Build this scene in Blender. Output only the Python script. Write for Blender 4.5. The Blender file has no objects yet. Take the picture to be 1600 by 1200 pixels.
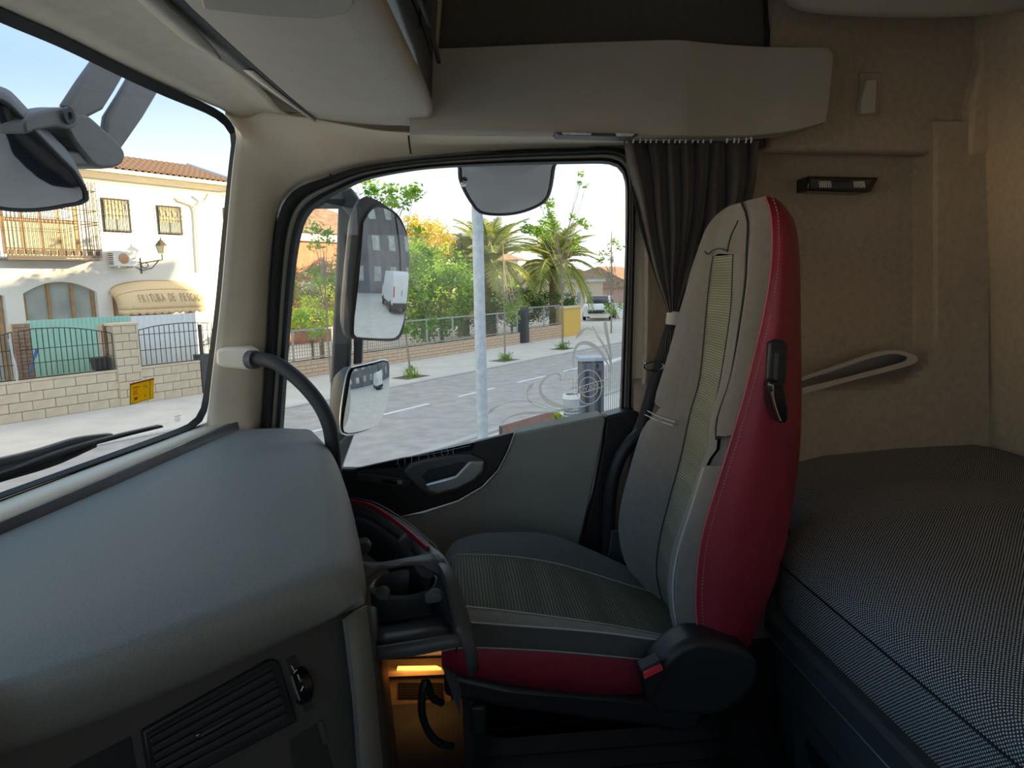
import bpy, bmesh, math, random
from mathutils import Vector, Matrix, noise
V = Vector
R = math.radians
random.seed(7)
scn = bpy.context.scene
COL = scn.collection

# ------------------------------------------------------------------ camera
F_PX = 1080.0; ZC = 2.5
PSI, TH, RO = R(5.3), R(8.5), R(1.0)
_fw = V((math.sin(PSI), math.cos(PSI), 0)); _r0 = V((math.cos(PSI), -math.sin(PSI), 0)); _up = V((0, 0, 1))
CF = _fw * math.cos(TH) - _up * math.sin(TH)
_u0 = _up * math.cos(TH) + _fw * math.sin(TH)
CR = _r0 * math.cos(RO) - _u0 * math.sin(RO)
CU = _u0 * math.cos(RO) + _r0 * math.sin(RO)
CC = V((0, 0, ZC))
cam = bpy.data.cameras.new('camera'); camo = bpy.data.objects.new('camera', cam); COL.objects.link(camo)
cam.sensor_fit = 'HORIZONTAL'; cam.sensor_width = 36.0; cam.lens = 36.0 * F_PX / 1600.0
cam.clip_start = 0.02; cam.clip_end = 800
M3 = Matrix((CR, CU, -CF)).transposed().to_4x4(); M3.translation = CC
camo.matrix_world = M3
scn.camera = camo

# ------------------------------------------------------------------ sky, sun, exposure
SUN_DIR = V((0.995, 0.104, 0)).normalized() * math.cos(R(13)) + V((0, 0, math.sin(R(13))))
w = bpy.data.worlds.new('sky'); scn.world = w; w.use_nodes = True
nt = w.node_tree; nt.nodes.clear()
wo = nt.nodes.new('ShaderNodeOutputWorld'); bg = nt.nodes.new('ShaderNodeBackground')
tc = nt.nodes.new('ShaderNodeTexCoord'); sx = nt.nodes.new('ShaderNodeSeparateXYZ')
nt.links.new(tc.outputs['Generated'], sx.inputs[0])
rp = nt.nodes.new('ShaderNodeValToRGB'); rp.color_ramp.interpolation = 'EASE'
el = rp.color_ramp.elements
el[0].position = 0.0; el[0].color = (0.30, 0.27, 0.24, 1)
el[1].position = 1.0; el[1].color = (0.17, 0.30, 0.46, 1)
for p, c in ((0.49, (0.36, 0.33, 0.30, 1)), (0.502, (0.92, 0.87, 0.82, 1)), (0.55, (0.52, 0.60, 0.67, 1)), (0.63, (0.19, 0.32, 0.47, 1)), (0.75, (0.17, 0.30, 0.46, 1))):
    e = el.new(p); e.color = c
mp = nt.nodes.new('ShaderNodeMath'); mp.operation = 'MULTIPLY_ADD'; mp.inputs[1].default_value = 0.5; mp.inputs[2].default_value = 0.5
nt.links.new(sx.outputs['Z'], mp.inputs[0]); nt.links.new(mp.outputs[0], rp.inputs[0])
dt = nt.nodes.new('ShaderNodeVectorMath'); dt.operation = 'DOT_PRODUCT'; dt.inputs[1].default_value = SUN_DIR
nt.links.new(tc.outputs['Generated'], dt.inputs[0])
mr = nt.nodes.new('ShaderNodeMapRange'); mr.inputs[1].default_value = -0.6; mr.inputs[2].default_value = 1.0; mr.inputs[3].default_value = 0.0; mr.inputs[4].default_value = 0.65
nt.links.new(dt.outputs['Value'], mr.inputs[0])
mx = nt.nodes.new('ShaderNodeMix'); mx.data_type = 'RGBA'
nt.links.new(mr.outputs[0], mx.inputs['Factor']); nt.links.new(rp.outputs[0], mx.inputs[6])
sm_ = nt.nodes.new('ShaderNodeMath'); sm_.operation = 'GREATER_THAN'; sm_.inputs[1].default_value = 0.0
nt.links.new(sx.outputs['Z'], sm_.inputs[0])
m2 = nt.nodes.new('ShaderNodeMath'); m2.operation = 'MULTIPLY'
nt.links.new(mr.outputs[0], m2.inputs[0]); nt.links.new(sm_.outputs[0], m2.inputs[1]); nt.links.new(m2.outputs[0], mx.inputs['Factor'])
mx.inputs[7].default_value = (0.80, 0.77, 0.75, 1)
nt.links.new(mx.outputs[2], bg.inputs[0]); bg.inputs[1].default_value = 1.0
nt.links.new(bg.outputs[0], wo.inputs[0])
sl = bpy.data.lights.new('sun', 'SUN'); sl.energy = 6.6; sl.angle = R(0.6); sl.color = (1.0, 0.79, 0.46)
so = bpy.data.objects.new('sun', sl); COL.objects.link(so); so.location = (30, 3, 30)
so.rotation_euler = (-SUN_DIR).to_track_quat('-Z', 'Y').to_euler()
scn.view_settings.view_transform = 'Standard'; scn.view_settings.look = 'None'
scn.view_settings.exposure = 1.15; scn.view_settings.gamma = 1.0; scn.view_settings.use_curve_mapping = False
cy = scn.cycles
cy.max_bounces = 14; cy.diffuse_bounces = 8; cy.glossy_bounces = 5; cy.transparent_max_bounces = 24; cy.transmission_bounces = 8
cy.sample_clamp_indirect = 8.0; cy.caustics_reflective = False; cy.caustics_refractive = False

# ------------------------------------------------------------------ photo geometry -> places
def ray(px, py): return CF + CR * ((px - 800) / F_PX) - CU * ((py - 600) / F_PX)
def atY(px, py, Y): d = ray(px, py); return CC + d * (Y / d.y)
def atX(px, py, X): d = ray(px, py); return CC + d * (X / d.x)
def atZ(px, py, Z): d = ray(px, py); return CC + d * ((Z - ZC) / d.z)
def atP(px, py, p0, n): d = ray(px, py); return CC + d * ((V(p0) - CC).dot(n) / d.dot(n))
def WS(y, z): return -(0.78 - .16 * (z - 2.1)) + .16 * ((y - .68) / 1.05) ** 2
def atWS(px, py, off=0.0):
    d = ray(px, py); lo, hi = .1, 6.
    g = lambda t: (CC + d * t).x - WS((CC + d * t).y, (CC + d * t).z) - off
    for _ in range(50):
        mi = (lo + hi) / 2
        if g(lo) * g(mi) <= 0: hi = mi
        else: lo = mi
    return CC + d * lo
SO = V((-5.68, 16.65, 0)); SS = V((.63, .777, 0)).normalized(); SM = V((-SS.y, SS.x, 0))
SROT = Matrix.Rotation(math.atan2(SS.y, SS.x), 4, 'Z')
def S(a, d, z): return SO + SS * a + SM * d + V((0, 0, z))
def atD(px, py, d):
    q = ray(px, py); o = CC - SO; t = (d - o.dot(SM)) / q.dot(SM); p = o + q * t
    return (p.dot(SS), d, p.z)
def sAt(px, py, d): return S(*atD(px, py, d))
def sloc(p): p = p - SO; return (p.dot(SS), p.dot(SM), p.z)

# ------------------------------------------------------------------ materials
MATS = {}
def mat(name, col, rough=.6, metal=0.0, noise_amt=0.0, noise_scale=20, bump=0.0, bump_scale=300, spec=.4, col2=None, emit=None, estr=0, sheen=0, trans=0):
    if name in MATS: return MATS[name]
    m = bpy.data.materials.new(name); m.use_nodes = True; t = m.node_tree
    b = t.nodes['Principled BSDF']
    b.inputs['Base Color'].default_value = (*col, 1); b.inputs['Roughness'].default_value = rough; b.inputs['Metallic'].default_value = metal
    b.inputs['Specular IOR Level'].default_value = spec
    if sheen: b.inputs['Sheen Weight'].default_value = sheen
    if emit: b.inputs['Emission Color'].default_value = (*emit, 1); b.inputs['Emission Strength'].default_value = estr
    co = t.nodes.new('ShaderNodeTexCoord')
    if noise_amt or col2:
        n = t.nodes.new('ShaderNodeTexNoise'); n.inputs['Scale'].default_value = noise_scale; n.inputs['Detail'].default_value = 5
        t.links.new(co.outputs['Object'], n.inputs['Vector'])
        r_ = t.nodes.new('ShaderNodeValToRGB'); r_.color_ramp.elements[0].position = .3; r_.color_ramp.elements[1].position = .7
        c2 = col2 or tuple(min(1, c * (1 + noise_amt)) for c in col)
        c1 = col if col2 else tuple(c * (1 - noise_amt) for c in col)
        r_.color_ramp.elements[0].color = (*c1, 1); r_.color_ramp.elements[1].color = (*c2, 1)
        t.links.new(n.outputs['Fac'], r_.inputs[0]); t.links.new(r_.outputs[0], b.inputs['Base Color'])
    if bump:
        n2 = t.nodes.new('ShaderNodeTexNoise'); n2.inputs['Scale'].default_value = bump_scale; n2.inputs['Detail'].default_value = 3
        t.links.new(co.outputs['Object'], n2.inputs['Vector'])
        bp = t.nodes.new('ShaderNodeBump'); bp.inputs['Strength'].default_value = bump; bp.inputs['Distance'].default_value = .002
        t.links.new(n2.outputs['Fac'], bp.inputs['Height']); t.links.new(bp.outputs[0], b.inputs['Normal'])
    if trans:
        b.inputs['Transmission Weight'].default_value = trans
    MATS[name] = m; return m
def stripe_mat(name, c1, c2, scale, axis, rough=.85, dist=1.2, thin=.5):
    m = bpy.data.materials.new(name); m.use_nodes = True; t = m.node_tree; b = t.nodes['Principled BSDF']
    b.inputs['Roughness'].default_value = rough; b.inputs['Specular IOR Level'].default_value = .2
    co = t.nodes.new('ShaderNodeTexCoord'); wv = t.nodes.new('ShaderNodeTexWave'); wv.bands_direction = axis
    wv.inputs['Scale'].default_value = scale; wv.inputs['Distortion'].default_value = dist; wv.inputs['Detail'].default_value = 2; wv.inputs['Detail Scale'].default_value = .6
    mpn = t.nodes.new('ShaderNodeMapping'); t.links.new(co.outputs['Object'], mpn.inputs[0]); t.links.new(mpn.outputs[0], wv.inputs[0])
    n = t.nodes.new('ShaderNodeTexNoise'); n.inputs['Scale'].default_value = 30
    sc3 = {'X': (1, .05, .05), 'Y': (.05, 1, .05), 'Z': (.05, .05, 1)}[axis]
    mp2 = t.nodes.new('ShaderNodeMapping'); mp2.inputs['Scale'].default_value = sc3
    t.links.new(co.outputs['Object'], mp2.inputs[0]); t.links.new(mp2.outputs[0], n.inputs['Vector'])
    mu = t.nodes.new('ShaderNodeMath'); mu.operation = 'MULTIPLY'; t.links.new(wv.outputs['Fac'], mu.inputs[0]); t.links.new(n.outputs['Fac'], mu.inputs[1])
    r_ = t.nodes.new('ShaderNodeValToRGB'); r_.color_ramp.elements[0].position = .1; r_.color_ramp.elements[1].position = thin
    r_.color_ramp.elements[0].color = (*c1, 1); r_.color_ramp.elements[1].color = (*c2, 1)
    t.links.new(mu.outputs[0], r_.inputs[0]); t.links.new(r_.outputs[0], b.inputs['Base Color'])
    bp = t.nodes.new('ShaderNodeBump'); bp.inputs['Strength'].default_value = .3; bp.inputs['Distance'].default_value = .002
    t.links.new(wv.outputs['Fac'], bp.inputs['Height']); t.links.new(bp.outputs[0], b.inputs['Normal'])
    MATS[name] = m; return m
def glass_mat(name, tint=(.96, .98, .97), refl=.06):
    m = bpy.data.materials.new(name); m.use_nodes = True; t = m.node_tree; t.nodes.clear()
    o = t.nodes.new('ShaderNodeOutputMaterial'); tr = t.nodes.new('ShaderNodeBsdfTransparent'); tr.inputs[0].default_value = (*tint, 1)
    gl = t.nodes.new('ShaderNodeBsdfGlossy'); gl.inputs['Roughness'].default_value = .01
    lw = t.nodes.new('ShaderNodeLayerWeight'); lw.inputs[0].default_value = .5
    pw = t.nodes.new('ShaderNodeMath'); pw.operation = 'POWER'; pw.inputs[1].default_value = 5
    fr = t.nodes.new('ShaderNodeMath'); fr.operation = 'MULTIPLY_ADD'; fr.inputs[1].default_value = .7; fr.inputs[2].default_value = .025
    t.links.new(lw.outputs['Facing'], pw.inputs[0]); t.links.new(pw.outputs[0], fr.inputs[0])
    mi = t.nodes.new('ShaderNodeMixShader')
    t.links.new(fr.outputs[0], mi.inputs[0]); t.links.new(tr.outputs[0], mi.inputs[1]); t.links.new(gl.outputs[0], mi.inputs[2]); t.links.new(mi.outputs[0], o.inputs[0])
    MATS[name] = m; return m
def etched_mat(name, col, alpha):
    m = bpy.data.materials.new(name); m.use_nodes = True; t = m.node_tree; t.nodes.clear()
    o = t.nodes.new('ShaderNodeOutputMaterial'); tr = t.nodes.new('ShaderNodeBsdfTransparent')
    df = t.nodes.new('ShaderNodeBsdfDiffuse'); df.inputs[0].default_value = (*col, 1); tl = t.nodes.new('ShaderNodeBsdfTranslucent'); tl.inputs[0].default_value = (*col, 1)
    m1 = t.nodes.new('ShaderNodeMixShader'); m1.inputs[0].default_value = .6; m2_ = t.nodes.new('ShaderNodeMixShader'); m2_.inputs[0].default_value = alpha
    t.links.new(df.outputs[0], m1.inputs[1]); t.links.new(tl.outputs[0], m1.inputs[2])
    t.links.new(tr.outputs[0], m2_.inputs[1]); t.links.new(m1.outputs[0], m2_.inputs[2]); t.links.new(m2_.outputs[0], o.inputs[0])
    MATS[name] = m; return m
def leaf_mat(name, c1, c2, scale=2.0):
    m = bpy.data.materials.new(name); m.use_nodes = True; t = m.node_tree; t.nodes.clear()
    o = t.nodes.new('ShaderNodeOutputMaterial'); df = t.nodes.new('ShaderNodeBsdfDiffuse'); tl = t.nodes.new('ShaderNodeBsdfTranslucent')
    mi = t.nodes.new('ShaderNodeMixShader'); mi.inputs[0].default_value = .4
    co = t.nodes.new('ShaderNodeTexCoord'); n = t.nodes.new('ShaderNodeTexNoise'); n.inputs['Scale'].default_value = scale; n.inputs['Detail'].default_value = 6
    r_ = t.nodes.new('ShaderNodeValToRGB'); r_.color_ramp.elements[0].position = .35; r_.color_ramp.elements[1].position = .65
    r_.color_ramp.elements[0].color = (*c1, 1); r_.color_ramp.elements[1].color = (*c2, 1)
    t.links.new(co.outputs['Object'], n.inputs['Vector']); t.links.new(n.outputs['Fac'], r_.inputs[0])
    t.links.new(r_.outputs[0], df.inputs[0]); t.links.new(r_.outputs[0], tl.inputs[0])
    t.links.new(df.outputs[0], mi.inputs[1]); t.links.new(tl.outputs[0], mi.inputs[2]); t.links.new(mi.outputs[0], o.inputs[0])
    MATS[name] = m; return m
def dot_mat(name, base, dot, scale, th):
    m = bpy.data.materials.new(name); m.use_nodes = True; t = m.node_tree; b = t.nodes['Principled BSDF']
    b.inputs['Roughness'].default_value = .9; b.inputs['Specular IOR Level'].default_value = .15
    uv = t.nodes.new('ShaderNodeUVMap'); uv.uv_map = 'UVMap'
    mpn = t.nodes.new('ShaderNodeMapping'); mpn.inputs['Rotation'].default_value = (0, 0, R(45)); mpn.inputs['Scale'].default_value = (scale, scale, scale)
    vo = t.nodes.new('ShaderNodeTexVoronoi'); vo.voronoi_dimensions = '2D'; vo.inputs['Randomness'].default_value = .12; vo.inputs['Scale'].default_value = 1
    t.links.new(uv.outputs[0], mpn.inputs[0]); t.links.new(mpn.outputs[0], vo.inputs['Vector'])
    r_ = t.nodes.new('ShaderNodeValToRGB'); r_.color_ramp.elements[0].position = th; r_.color_ramp.elements[1].position = th + .12
    r_.color_ramp.elements[0].color = (*dot, 1); r_.color_ramp.elements[1].color = (*base, 1)
    t.links.new(vo.outputs['Distance'], r_.inputs[0]); t.links.new(r_.outputs[0], b.inputs['Base Color'])
    bp = t.nodes.new('ShaderNodeBump'); bp.inputs['Strength'].default_value = .4; bp.inputs['Distance'].default_value = .002; bp.invert = True
    t.links.new(vo.outputs['Distance'], bp.inputs['Height']); t.links.new(bp.outputs[0], b.inputs['Normal'])
    MATS[name] = m; return m

# cab
mat('beige', (.86, .77, .62), .55, noise_amt=.03, noise_scale=15, bump=.15, bump_scale=500)
mat('header', (.80, .71, .57), .9, noise_amt=.05, noise_scale=40, bump=.3, bump_scale=900)
mat('console', (.62, .57, .49), .6, noise_amt=.03, bump=.15, bump_scale=700)
mat('shelf', (.43, .41, .37), .6, noise_amt=.03, bump=.15, bump_scale=700)
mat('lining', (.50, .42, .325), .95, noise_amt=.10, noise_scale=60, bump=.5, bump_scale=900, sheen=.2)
mat('lining_amber_lit', (.66, .53, .37), .95, noise_amt=.08, noise_scale=60, bump=.5, bump_scale=900, sheen=.2)  # same beige fabric, lighter and more amber to paint in warm windscreen light
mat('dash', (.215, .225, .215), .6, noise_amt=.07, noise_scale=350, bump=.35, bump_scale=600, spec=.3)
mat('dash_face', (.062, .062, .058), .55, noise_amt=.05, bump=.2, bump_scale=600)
mat('door_grey', (.27, .275, .25), .6, noise_amt=.04, bump=.2, bump_scale=700)
mat('black', (.022, .024, .027), .42, noise_amt=.1, bump=.1, bump_scale=600)
mat('black_soft', (.03, .033, .038), .6, noise_amt=.1, bump=.2, bump_scale=500)
mat('rubber', (.012, .012, .013), .55)
mat('gloss_black', (.01, .01, .012), .12, spec=.6)
mat('silver', (.62, .66, .68), .28, .85)
mat('chrome', (.85, .85, .86), .12, 1.0)
mat('tray', (.075, .08, .085), .45, noise_amt=.05, bump=.1, bump_scale=600)
mat('red_trim', (.36, .012, .035), .3)
mat('red_leather', (.25, .022, .042), .45, noise_amt=.06, noise_scale=30, bump=.25, bump_scale=400)
mat('seat_grey', (.185, .168, .15), .9, noise_amt=.08, noise_scale=60, bump=.4, bump_scale=800, sheen=.25)
mat('seat_dark', (.07, .075, .08), .9, noise_amt=.08, noise_scale=60, bump=.4, bump_scale=800, sheen=.2)
mat('thread', (.48, .48, .46), .8)
mat('thread_red', (.55, .12, .15), .8)
stripe_mat('insert_back', (.165, .165, .115), (.34, .34, .26), 60, 'Z', thin=.62)
stripe_mat('insert_cushion', (.075, .08, .06), (.22, .23, .18), 48, 'X', thin=.7)
mat('curtain', (.062, .05, .045), .9, noise_amt=.1, sheen=.3, bump=.2, bump_scale=600)
mat('tie_grey', (.5, .5, .48), .8)
mat('belt', (.03, .03, .035), .7, bump=.3, bump_scale=900)
dot_mat('mattress', (.055, .058, .062), (.72, .72, .70), 225, .24)
mat('bunk', (.06, .07, .075), .5, noise_amt=.04, bump=.15, bump_scale=500)
mat('carpet', (.02, .024, .034), .95, noise_amt=.2, bump=.4, bump_scale=300)
mat('lens', (.75, .75, .72), .15, noise_amt=.2, noise_scale=120, spec=.7)
mat('amber_lens', (1, .4, .05), .4, emit=(1, .42, .06), estr=1.6)
mat('step', (.16, .12, .09), .6, noise_amt=.15)
mat('orange_print', (.20, .10, .06), .5, noise_amt=.3)
mat('buckle_red', (.75, .05, .07), .4)
glass_mat('glass'); etched_mat('etch', (.88, .87, .82), .82)
mat('mirror', (.80, .80, .78), .015, 1.0); mat('mirror_dim', (.26, .26, .27), .06, 1.0)
mat('ext_black', (.055, .058, .062), .45, noise_amt=.15, noise_scale=12)
mat('ext_grey', (.085, .088, .094), .5, noise_amt=.1, noise_scale=12)
# street
mat('asphalt', (.46, .415, .385), .95, noise_amt=.15, noise_scale=3, bump=.5, bump_scale=60)
mat('pavement', (.68, .62, .545), .9, noise_amt=.08, noise_scale=1.5)
mat('kerb', (.52, .51, .49), .9, noise_amt=.08)
mat('paint', (.85, .85, .83), .8, noise_amt=.06, noise_scale=8)
mat('stucco', (.84, .82, .76), .9, noise_amt=.03, noise_scale=2, bump=.3, bump_scale=40)
mat('stucco_eave', (.78, .70, .55), .9, noise_amt=.04)
mat('roof_tile', (.34, .20, .12), .9, noise_amt=.45, noise_scale=3)
mat('iron', (.05, .045, .04), .6)
mat('iron_brown', (.085, .06, .04), .6)
mat('wood', (.42, .24, .10), .6, noise_amt=.2, noise_scale=6)
mat('pane', (.42, .45, .42), .08, noise_amt=.25, noise_scale=1.2, spec=.8)
mat('blind', (.80, .68, .40), .8)
mat('white', (.82, .82, .80), .5)
mat('ac_white', (.80, .79, .74), .5)
mat('copper', (.55, .30, .15), .5)
mat('dark', (.03, .03, .03), .8)
mat('awning', (.82, .62, .36), .9, noise_amt=.05)
mat('awning_text', (.45, .34, .20), .9)
mat('mint', (.36, .62, .50), .7, noise_amt=.06, noise_scale=2)
mat('sheet_white', (.75, .77, .76), .7, noise_amt=.04)
mat('block', (.66, .56, .41), .95, noise_amt=.14, noise_scale=2.5, bump=.6, bump_scale=25)
mat('mortar', (.42, .38, .31), .95)
mat('brick_brown', (.36, .23, .15), .95, noise_amt=.2, noise_scale=8)
mat('park_block', (.70, .52, .37), .95, noise_amt=.12, noise_scale=2.5, bump=.5, bump_scale=25)
mat('galv', (.50, .55, .60), .5, .2, noise_amt=.12, noise_scale=20)
mat('fence_metal', (.40, .41, .40), .6)
mat('mesh_dark', (.16, .17, .14), .9)
mat('bark', (.20, .15, .10), .95, noise_amt=.3, noise_scale=10, bump=.6, bump_scale=40)
mat('twig', (.33, .28, .21), .9)
leaf_mat('leaf_green', (.10, .25, .035), (.36, .54, .09)); leaf_mat('leaf_lime', (.26, .42, .05), (.55, .62, .10)); leaf_mat('leaf_yellow', (.55, .45, .04), (.85, .66, .06))
leaf_mat('leaf_dark', (.035, .08, .025), (.12, .20, .06)); leaf_mat('frond', (.24, .31, .07), (.62, .60, .20), 1.0); leaf_mat('leaf_olive', (.16, .19, .08), (.34, .36, .16))
mat('date_orange', (.75, .34, .06), .8)
mat('brick_red', (.50, .20, .11), .9, noise_amt=.15, noise_scale=4)
mat('facade_pink', (.72, .45, .36), .9); mat('facade_cream', (.78, .66, .45), .9); mat('ochre', (.85, .55, .14), .9)
mat('bin_grey', (.13, .145, .18), .45, .2); mat('bin_light', (.42, .45, .50), .5, .2)
mat('bench_wood', (.30, .17, .13), .6, noise_amt=.15, noise_scale=10)
mat('van_white', (.82, .83, .84), .3); mat('van_dark', (.04, .04, .045), .5); mat('tail_red', (.6, .02, .02), .3)
mat('building_dark', (.20, .19, .20), .9, noise_amt=.2, noise_scale=.6)
mat('blue_paint', (.05, .16, .45), .5)
etched_mat('yellow', (.90, .66, .03), 1.0); mat('sticker_red', (.60, .10, .05), .6); mat('sticker_green', (.08, .22, .14), .6)

# ------------------------------------------------------------------ mesh building
def crom(pts, n):
    """n points along a smooth curve through pts (tuples or Vectors of any length)"""
    P = [tuple(p) for p in pts]; k = len(P[0])
    if len(P) == 2:
        return [tuple(P[0][i] + (P[1][i] - P[0][i]) * t / (n - 1) for i in range(k)) for t in range(n)]
    E_ = [tuple(2 * P[0][i] - P[1][i] for i in range(k))] + P + [tuple(2 * P[-1][i] - P[-2][i] for i in range(k))]
    D = []
    for j in range(1, len(E_) - 2):
        p0, p1, p2, p3 = E_[j - 1:j + 3]
        for q in range(16):
            t = q / 16.
            D.append(tuple(.5 * (2 * p1[i] + (p2[i] - p0[i]) * t + (2 * p0[i] - 5 * p1[i] + 4 * p2[i] - p3[i]) * t * t + (3 * p1[i] - p0[i] - 3 * p2[i] + p3[i]) * t ** 3) for i in range(k)))
    D.append(P[-1])
    L = [0]
    for a, b in zip(D, D[1:]): L.append(L[-1] + math.dist(a, b))
    out = []; j = 0
    for q in range(n):
        x = L[-1] * q / (n - 1)
        while j < len(L) - 2 and L[j + 1] < x: j += 1
        s_ = 0 if L[j + 1] == L[j] else (x - L[j]) / (L[j + 1] - L[j])
        out.append(tuple(D[j][i] + (D[j + 1][i] - D[j][i]) * s_ for i in range(k)))
    return out
class MB:
    def __init__(s): s.v = []; s.f = []
    def add(s, vs, fs):
        o = len(s.v); s.v += [V(p) for p in vs]; s.f += [tuple(i + o for i in f) for f in fs]; return s
    def loft(s, lines, closed=False, capped=False):
        n = len(lines[0]); k = len(lines); o = len(s.v)
        for l in lines: s.v += [V(p) for p in l]
        for i in range(k if closed else k - 1):
            j = (i + 1) % k
            for q in range(n - 1):
                s.f.append((o + i * n + q, o + j * n + q, o + j * n + q + 1, o + i * n + q + 1))
        if capped:
            s.f.append(tuple(o + i * n for i in range(k))); s.f.append(tuple(o + i * n + n - 1 for i in reversed(range(k))))
        return s
    def prism(s, poly, off):
        poly = [V(p) for p in poly]; off = V(off); n = len(poly); o = len(s.v)
        s.v += poly + [p + off for p in poly]
        s.f.append(tuple(range(o, o + n))); s.f.append(tuple(reversed(range(o + n, o + 2 * n))))
        for i in range(n):
            j = (i + 1) % n; s.f.append((o + j, o + i, o + n + i, o + n + j))
        return s
    def box(s, lo, hi, fn=None):
        vs = [(x, y, z) for z in (lo[2], hi[2]) for y in (lo[1], hi[1]) for x in (lo[0], hi[0])]
        if fn: vs = [fn(*p) for p in vs]
        return s.add(vs, [(0, 2, 3, 1), (4, 5, 7, 6), (0, 1, 5, 4), (2, 6, 7, 3), (0, 4, 6, 2), (1, 3, 7, 5)])
    def tube(s, path, r, n=8, cap=True):
        P = [V(p) for p in path]; rs = r if isinstance(r, (list, tuple)) else [r] * len(P); o = len(s.v)
        t0 = (P[1] - P[0]).normalized(); up = V((0, 0, 1)) if abs(t0.z) < .9 else V((1, 0, 0)); nrm = t0.cross(up).normalized()
        for i, p in enumerate(P):
            t = (P[min(i + 1, len(P) - 1)] - P[max(i - 1, 0)]).normalized(); nrm = (nrm - t * nrm.dot(t)).normalized(); b = t.cross(nrm)
            for q in range(n):
                a = 2 * math.pi * q / n; s.v.append(p + (nrm * math.cos(a) + b * math.sin(a)) * rs[i])
        for i in range(len(P) - 1):
            for q in range(n):
                q2 = (q + 1) % n; s.f.append((o + i * n + q, o + i * n + q2, o + (i + 1) * n + q2, o + (i + 1) * n + q))
        if cap:
            s.f.append(tuple(o + q for q in reversed(range(n)))); s.f.append(tuple(o + (len(P) - 1) * n + q for q in range(n)))
        return s
    def ribbon(s, path, wid, nrm, thick=.0006):
        P = [V(p) for p in path]; ws = wid if isinstance(wid, (list, tuple)) else [wid] * len(P); A = []; B = []
        for i, p in enumerate(P):
            t = (P[min(i + 1, len(P) - 1)] - P[max(i - 1, 0)]).normalized(); sd = t.cross(nrm).normalized()
            A.append(p + sd * ws[i] / 2); B.append(p - sd * ws[i] / 2)
        k = nrm * thick
        return s.loft([A, B, [p + k for p in B], [p + k for p in A]], closed=True, capped=True)
    def lathe(s, c, prof, n=20, ax=V((0, 0, 1))):
        ax = ax.normalized(); u = ax.orthogonal().normalized(); v_ = ax.cross(u); c = V(c)
        L = [[c + ax * h + (u * math.cos(2 * math.pi * q / n) + v_ * math.sin(2 * math.pi * q / n)) * r for r, h in prof] for q in range(n)]
        return s.loft(L, closed=True)
def link(name, me, m, parent=None):
    o = bpy.data.objects.new(name, me); COL.objects.link(o)
    if m is not None and not me.materials: me.materials.append(MATS[m] if isinstance(m, str) else m)
    if parent is not None: put(o, Matrix.Identity(4), parent)
    return o
def put(o, mw, parent=None):
    if parent is not None:
        o.parent = parent; o.matrix_parent_inverse = parent.matrix_basis.inverted()
    o.matrix_basis = mw; return o
def obj(name, mb, m, parent=None, ang=35, bevel=0, seg=2, solid=0, flat=False, sub=0, weld=False):
    me = bpy.data.meshes.new(name); me.from_pydata([tuple(p) for p in mb.v], [], mb.f)
    bm = bmesh.new(); bm.from_mesh(me)
    if weld: bmesh.ops.remove_doubles(bm, verts=bm.verts, dist=1e-5)
    bmesh.ops.recalc_face_normals(bm, faces=bm.faces); bm.to_mesh(me); bm.free()
    if not flat:
        me.shade_smooth(); me.set_sharp_from_angle(angle=R(ang))
    o = link(name, me, m, parent)
    if solid:
        d = o.modifiers.new('thickness', 'SOLIDIFY'); d.thickness = solid; d.offset = 0
    if bevel:
        d = o.modifiers.new('bevel', 'BEVEL'); d.width = bevel; d.segments = seg; d.limit_method = 'ANGLE'; d.angle_limit = R(40); d.harden_normals = False
        me.shade_smooth()
        if not me.attributes.get('sharp_edge'): me.set_sharp_from_angle(angle=R(70))
    if sub:
        d = o.modifiers.new('smooth', 'SUBSURF'); d.levels = sub; d.render_levels = sub
    return o
def thing(name, label, cat, loc=(0, 0, 0), group=None, kind=None):
    o = bpy.data.objects.new(name, None); COL.objects.link(o); o.empty_display_size = .1
    o.matrix_basis = Matrix.Translation(V(loc)); o['label'] = label
    if cat: o['category'] = cat
    if group: o['group'] = group
    if kind: o['kind'] = kind
    return o
def tag(o, label, cat, group=None, kind=None):
    o['label'] = label
    if cat: o['category'] = cat
    if group: o['group'] = group
    if kind: o['kind'] = kind
    return o
def struct(o, label=None):
    o['kind'] = 'structure'
    if label: o['label'] = label
    return o
def Ys(lst, Y): return [atY(p[0], p[1], Y if len(p) < 3 else p[2]) for p in lst]
def Yc(lst, n, Y=None):
    return [atY(*p) for p in crom([(p[0], p[1], p[2] if len(p) > 2 else Y) for p in lst], n)]
def prY(name, px, Y, dep, m, parent, bevel=.004, seg=2, smooth=0):
    pl = [(p[0], p[1], p[2] if len(p) > 2 else Y) for p in px]
    if smooth:
        pl = crom(pl + [pl[0]], smooth + 1)[:-1]
    return obj(name, MB().prism([atY(*p) for p in pl], (0, dep, 0)), m, parent, bevel=bevel, seg=seg)
_fontcache = {}
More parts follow.
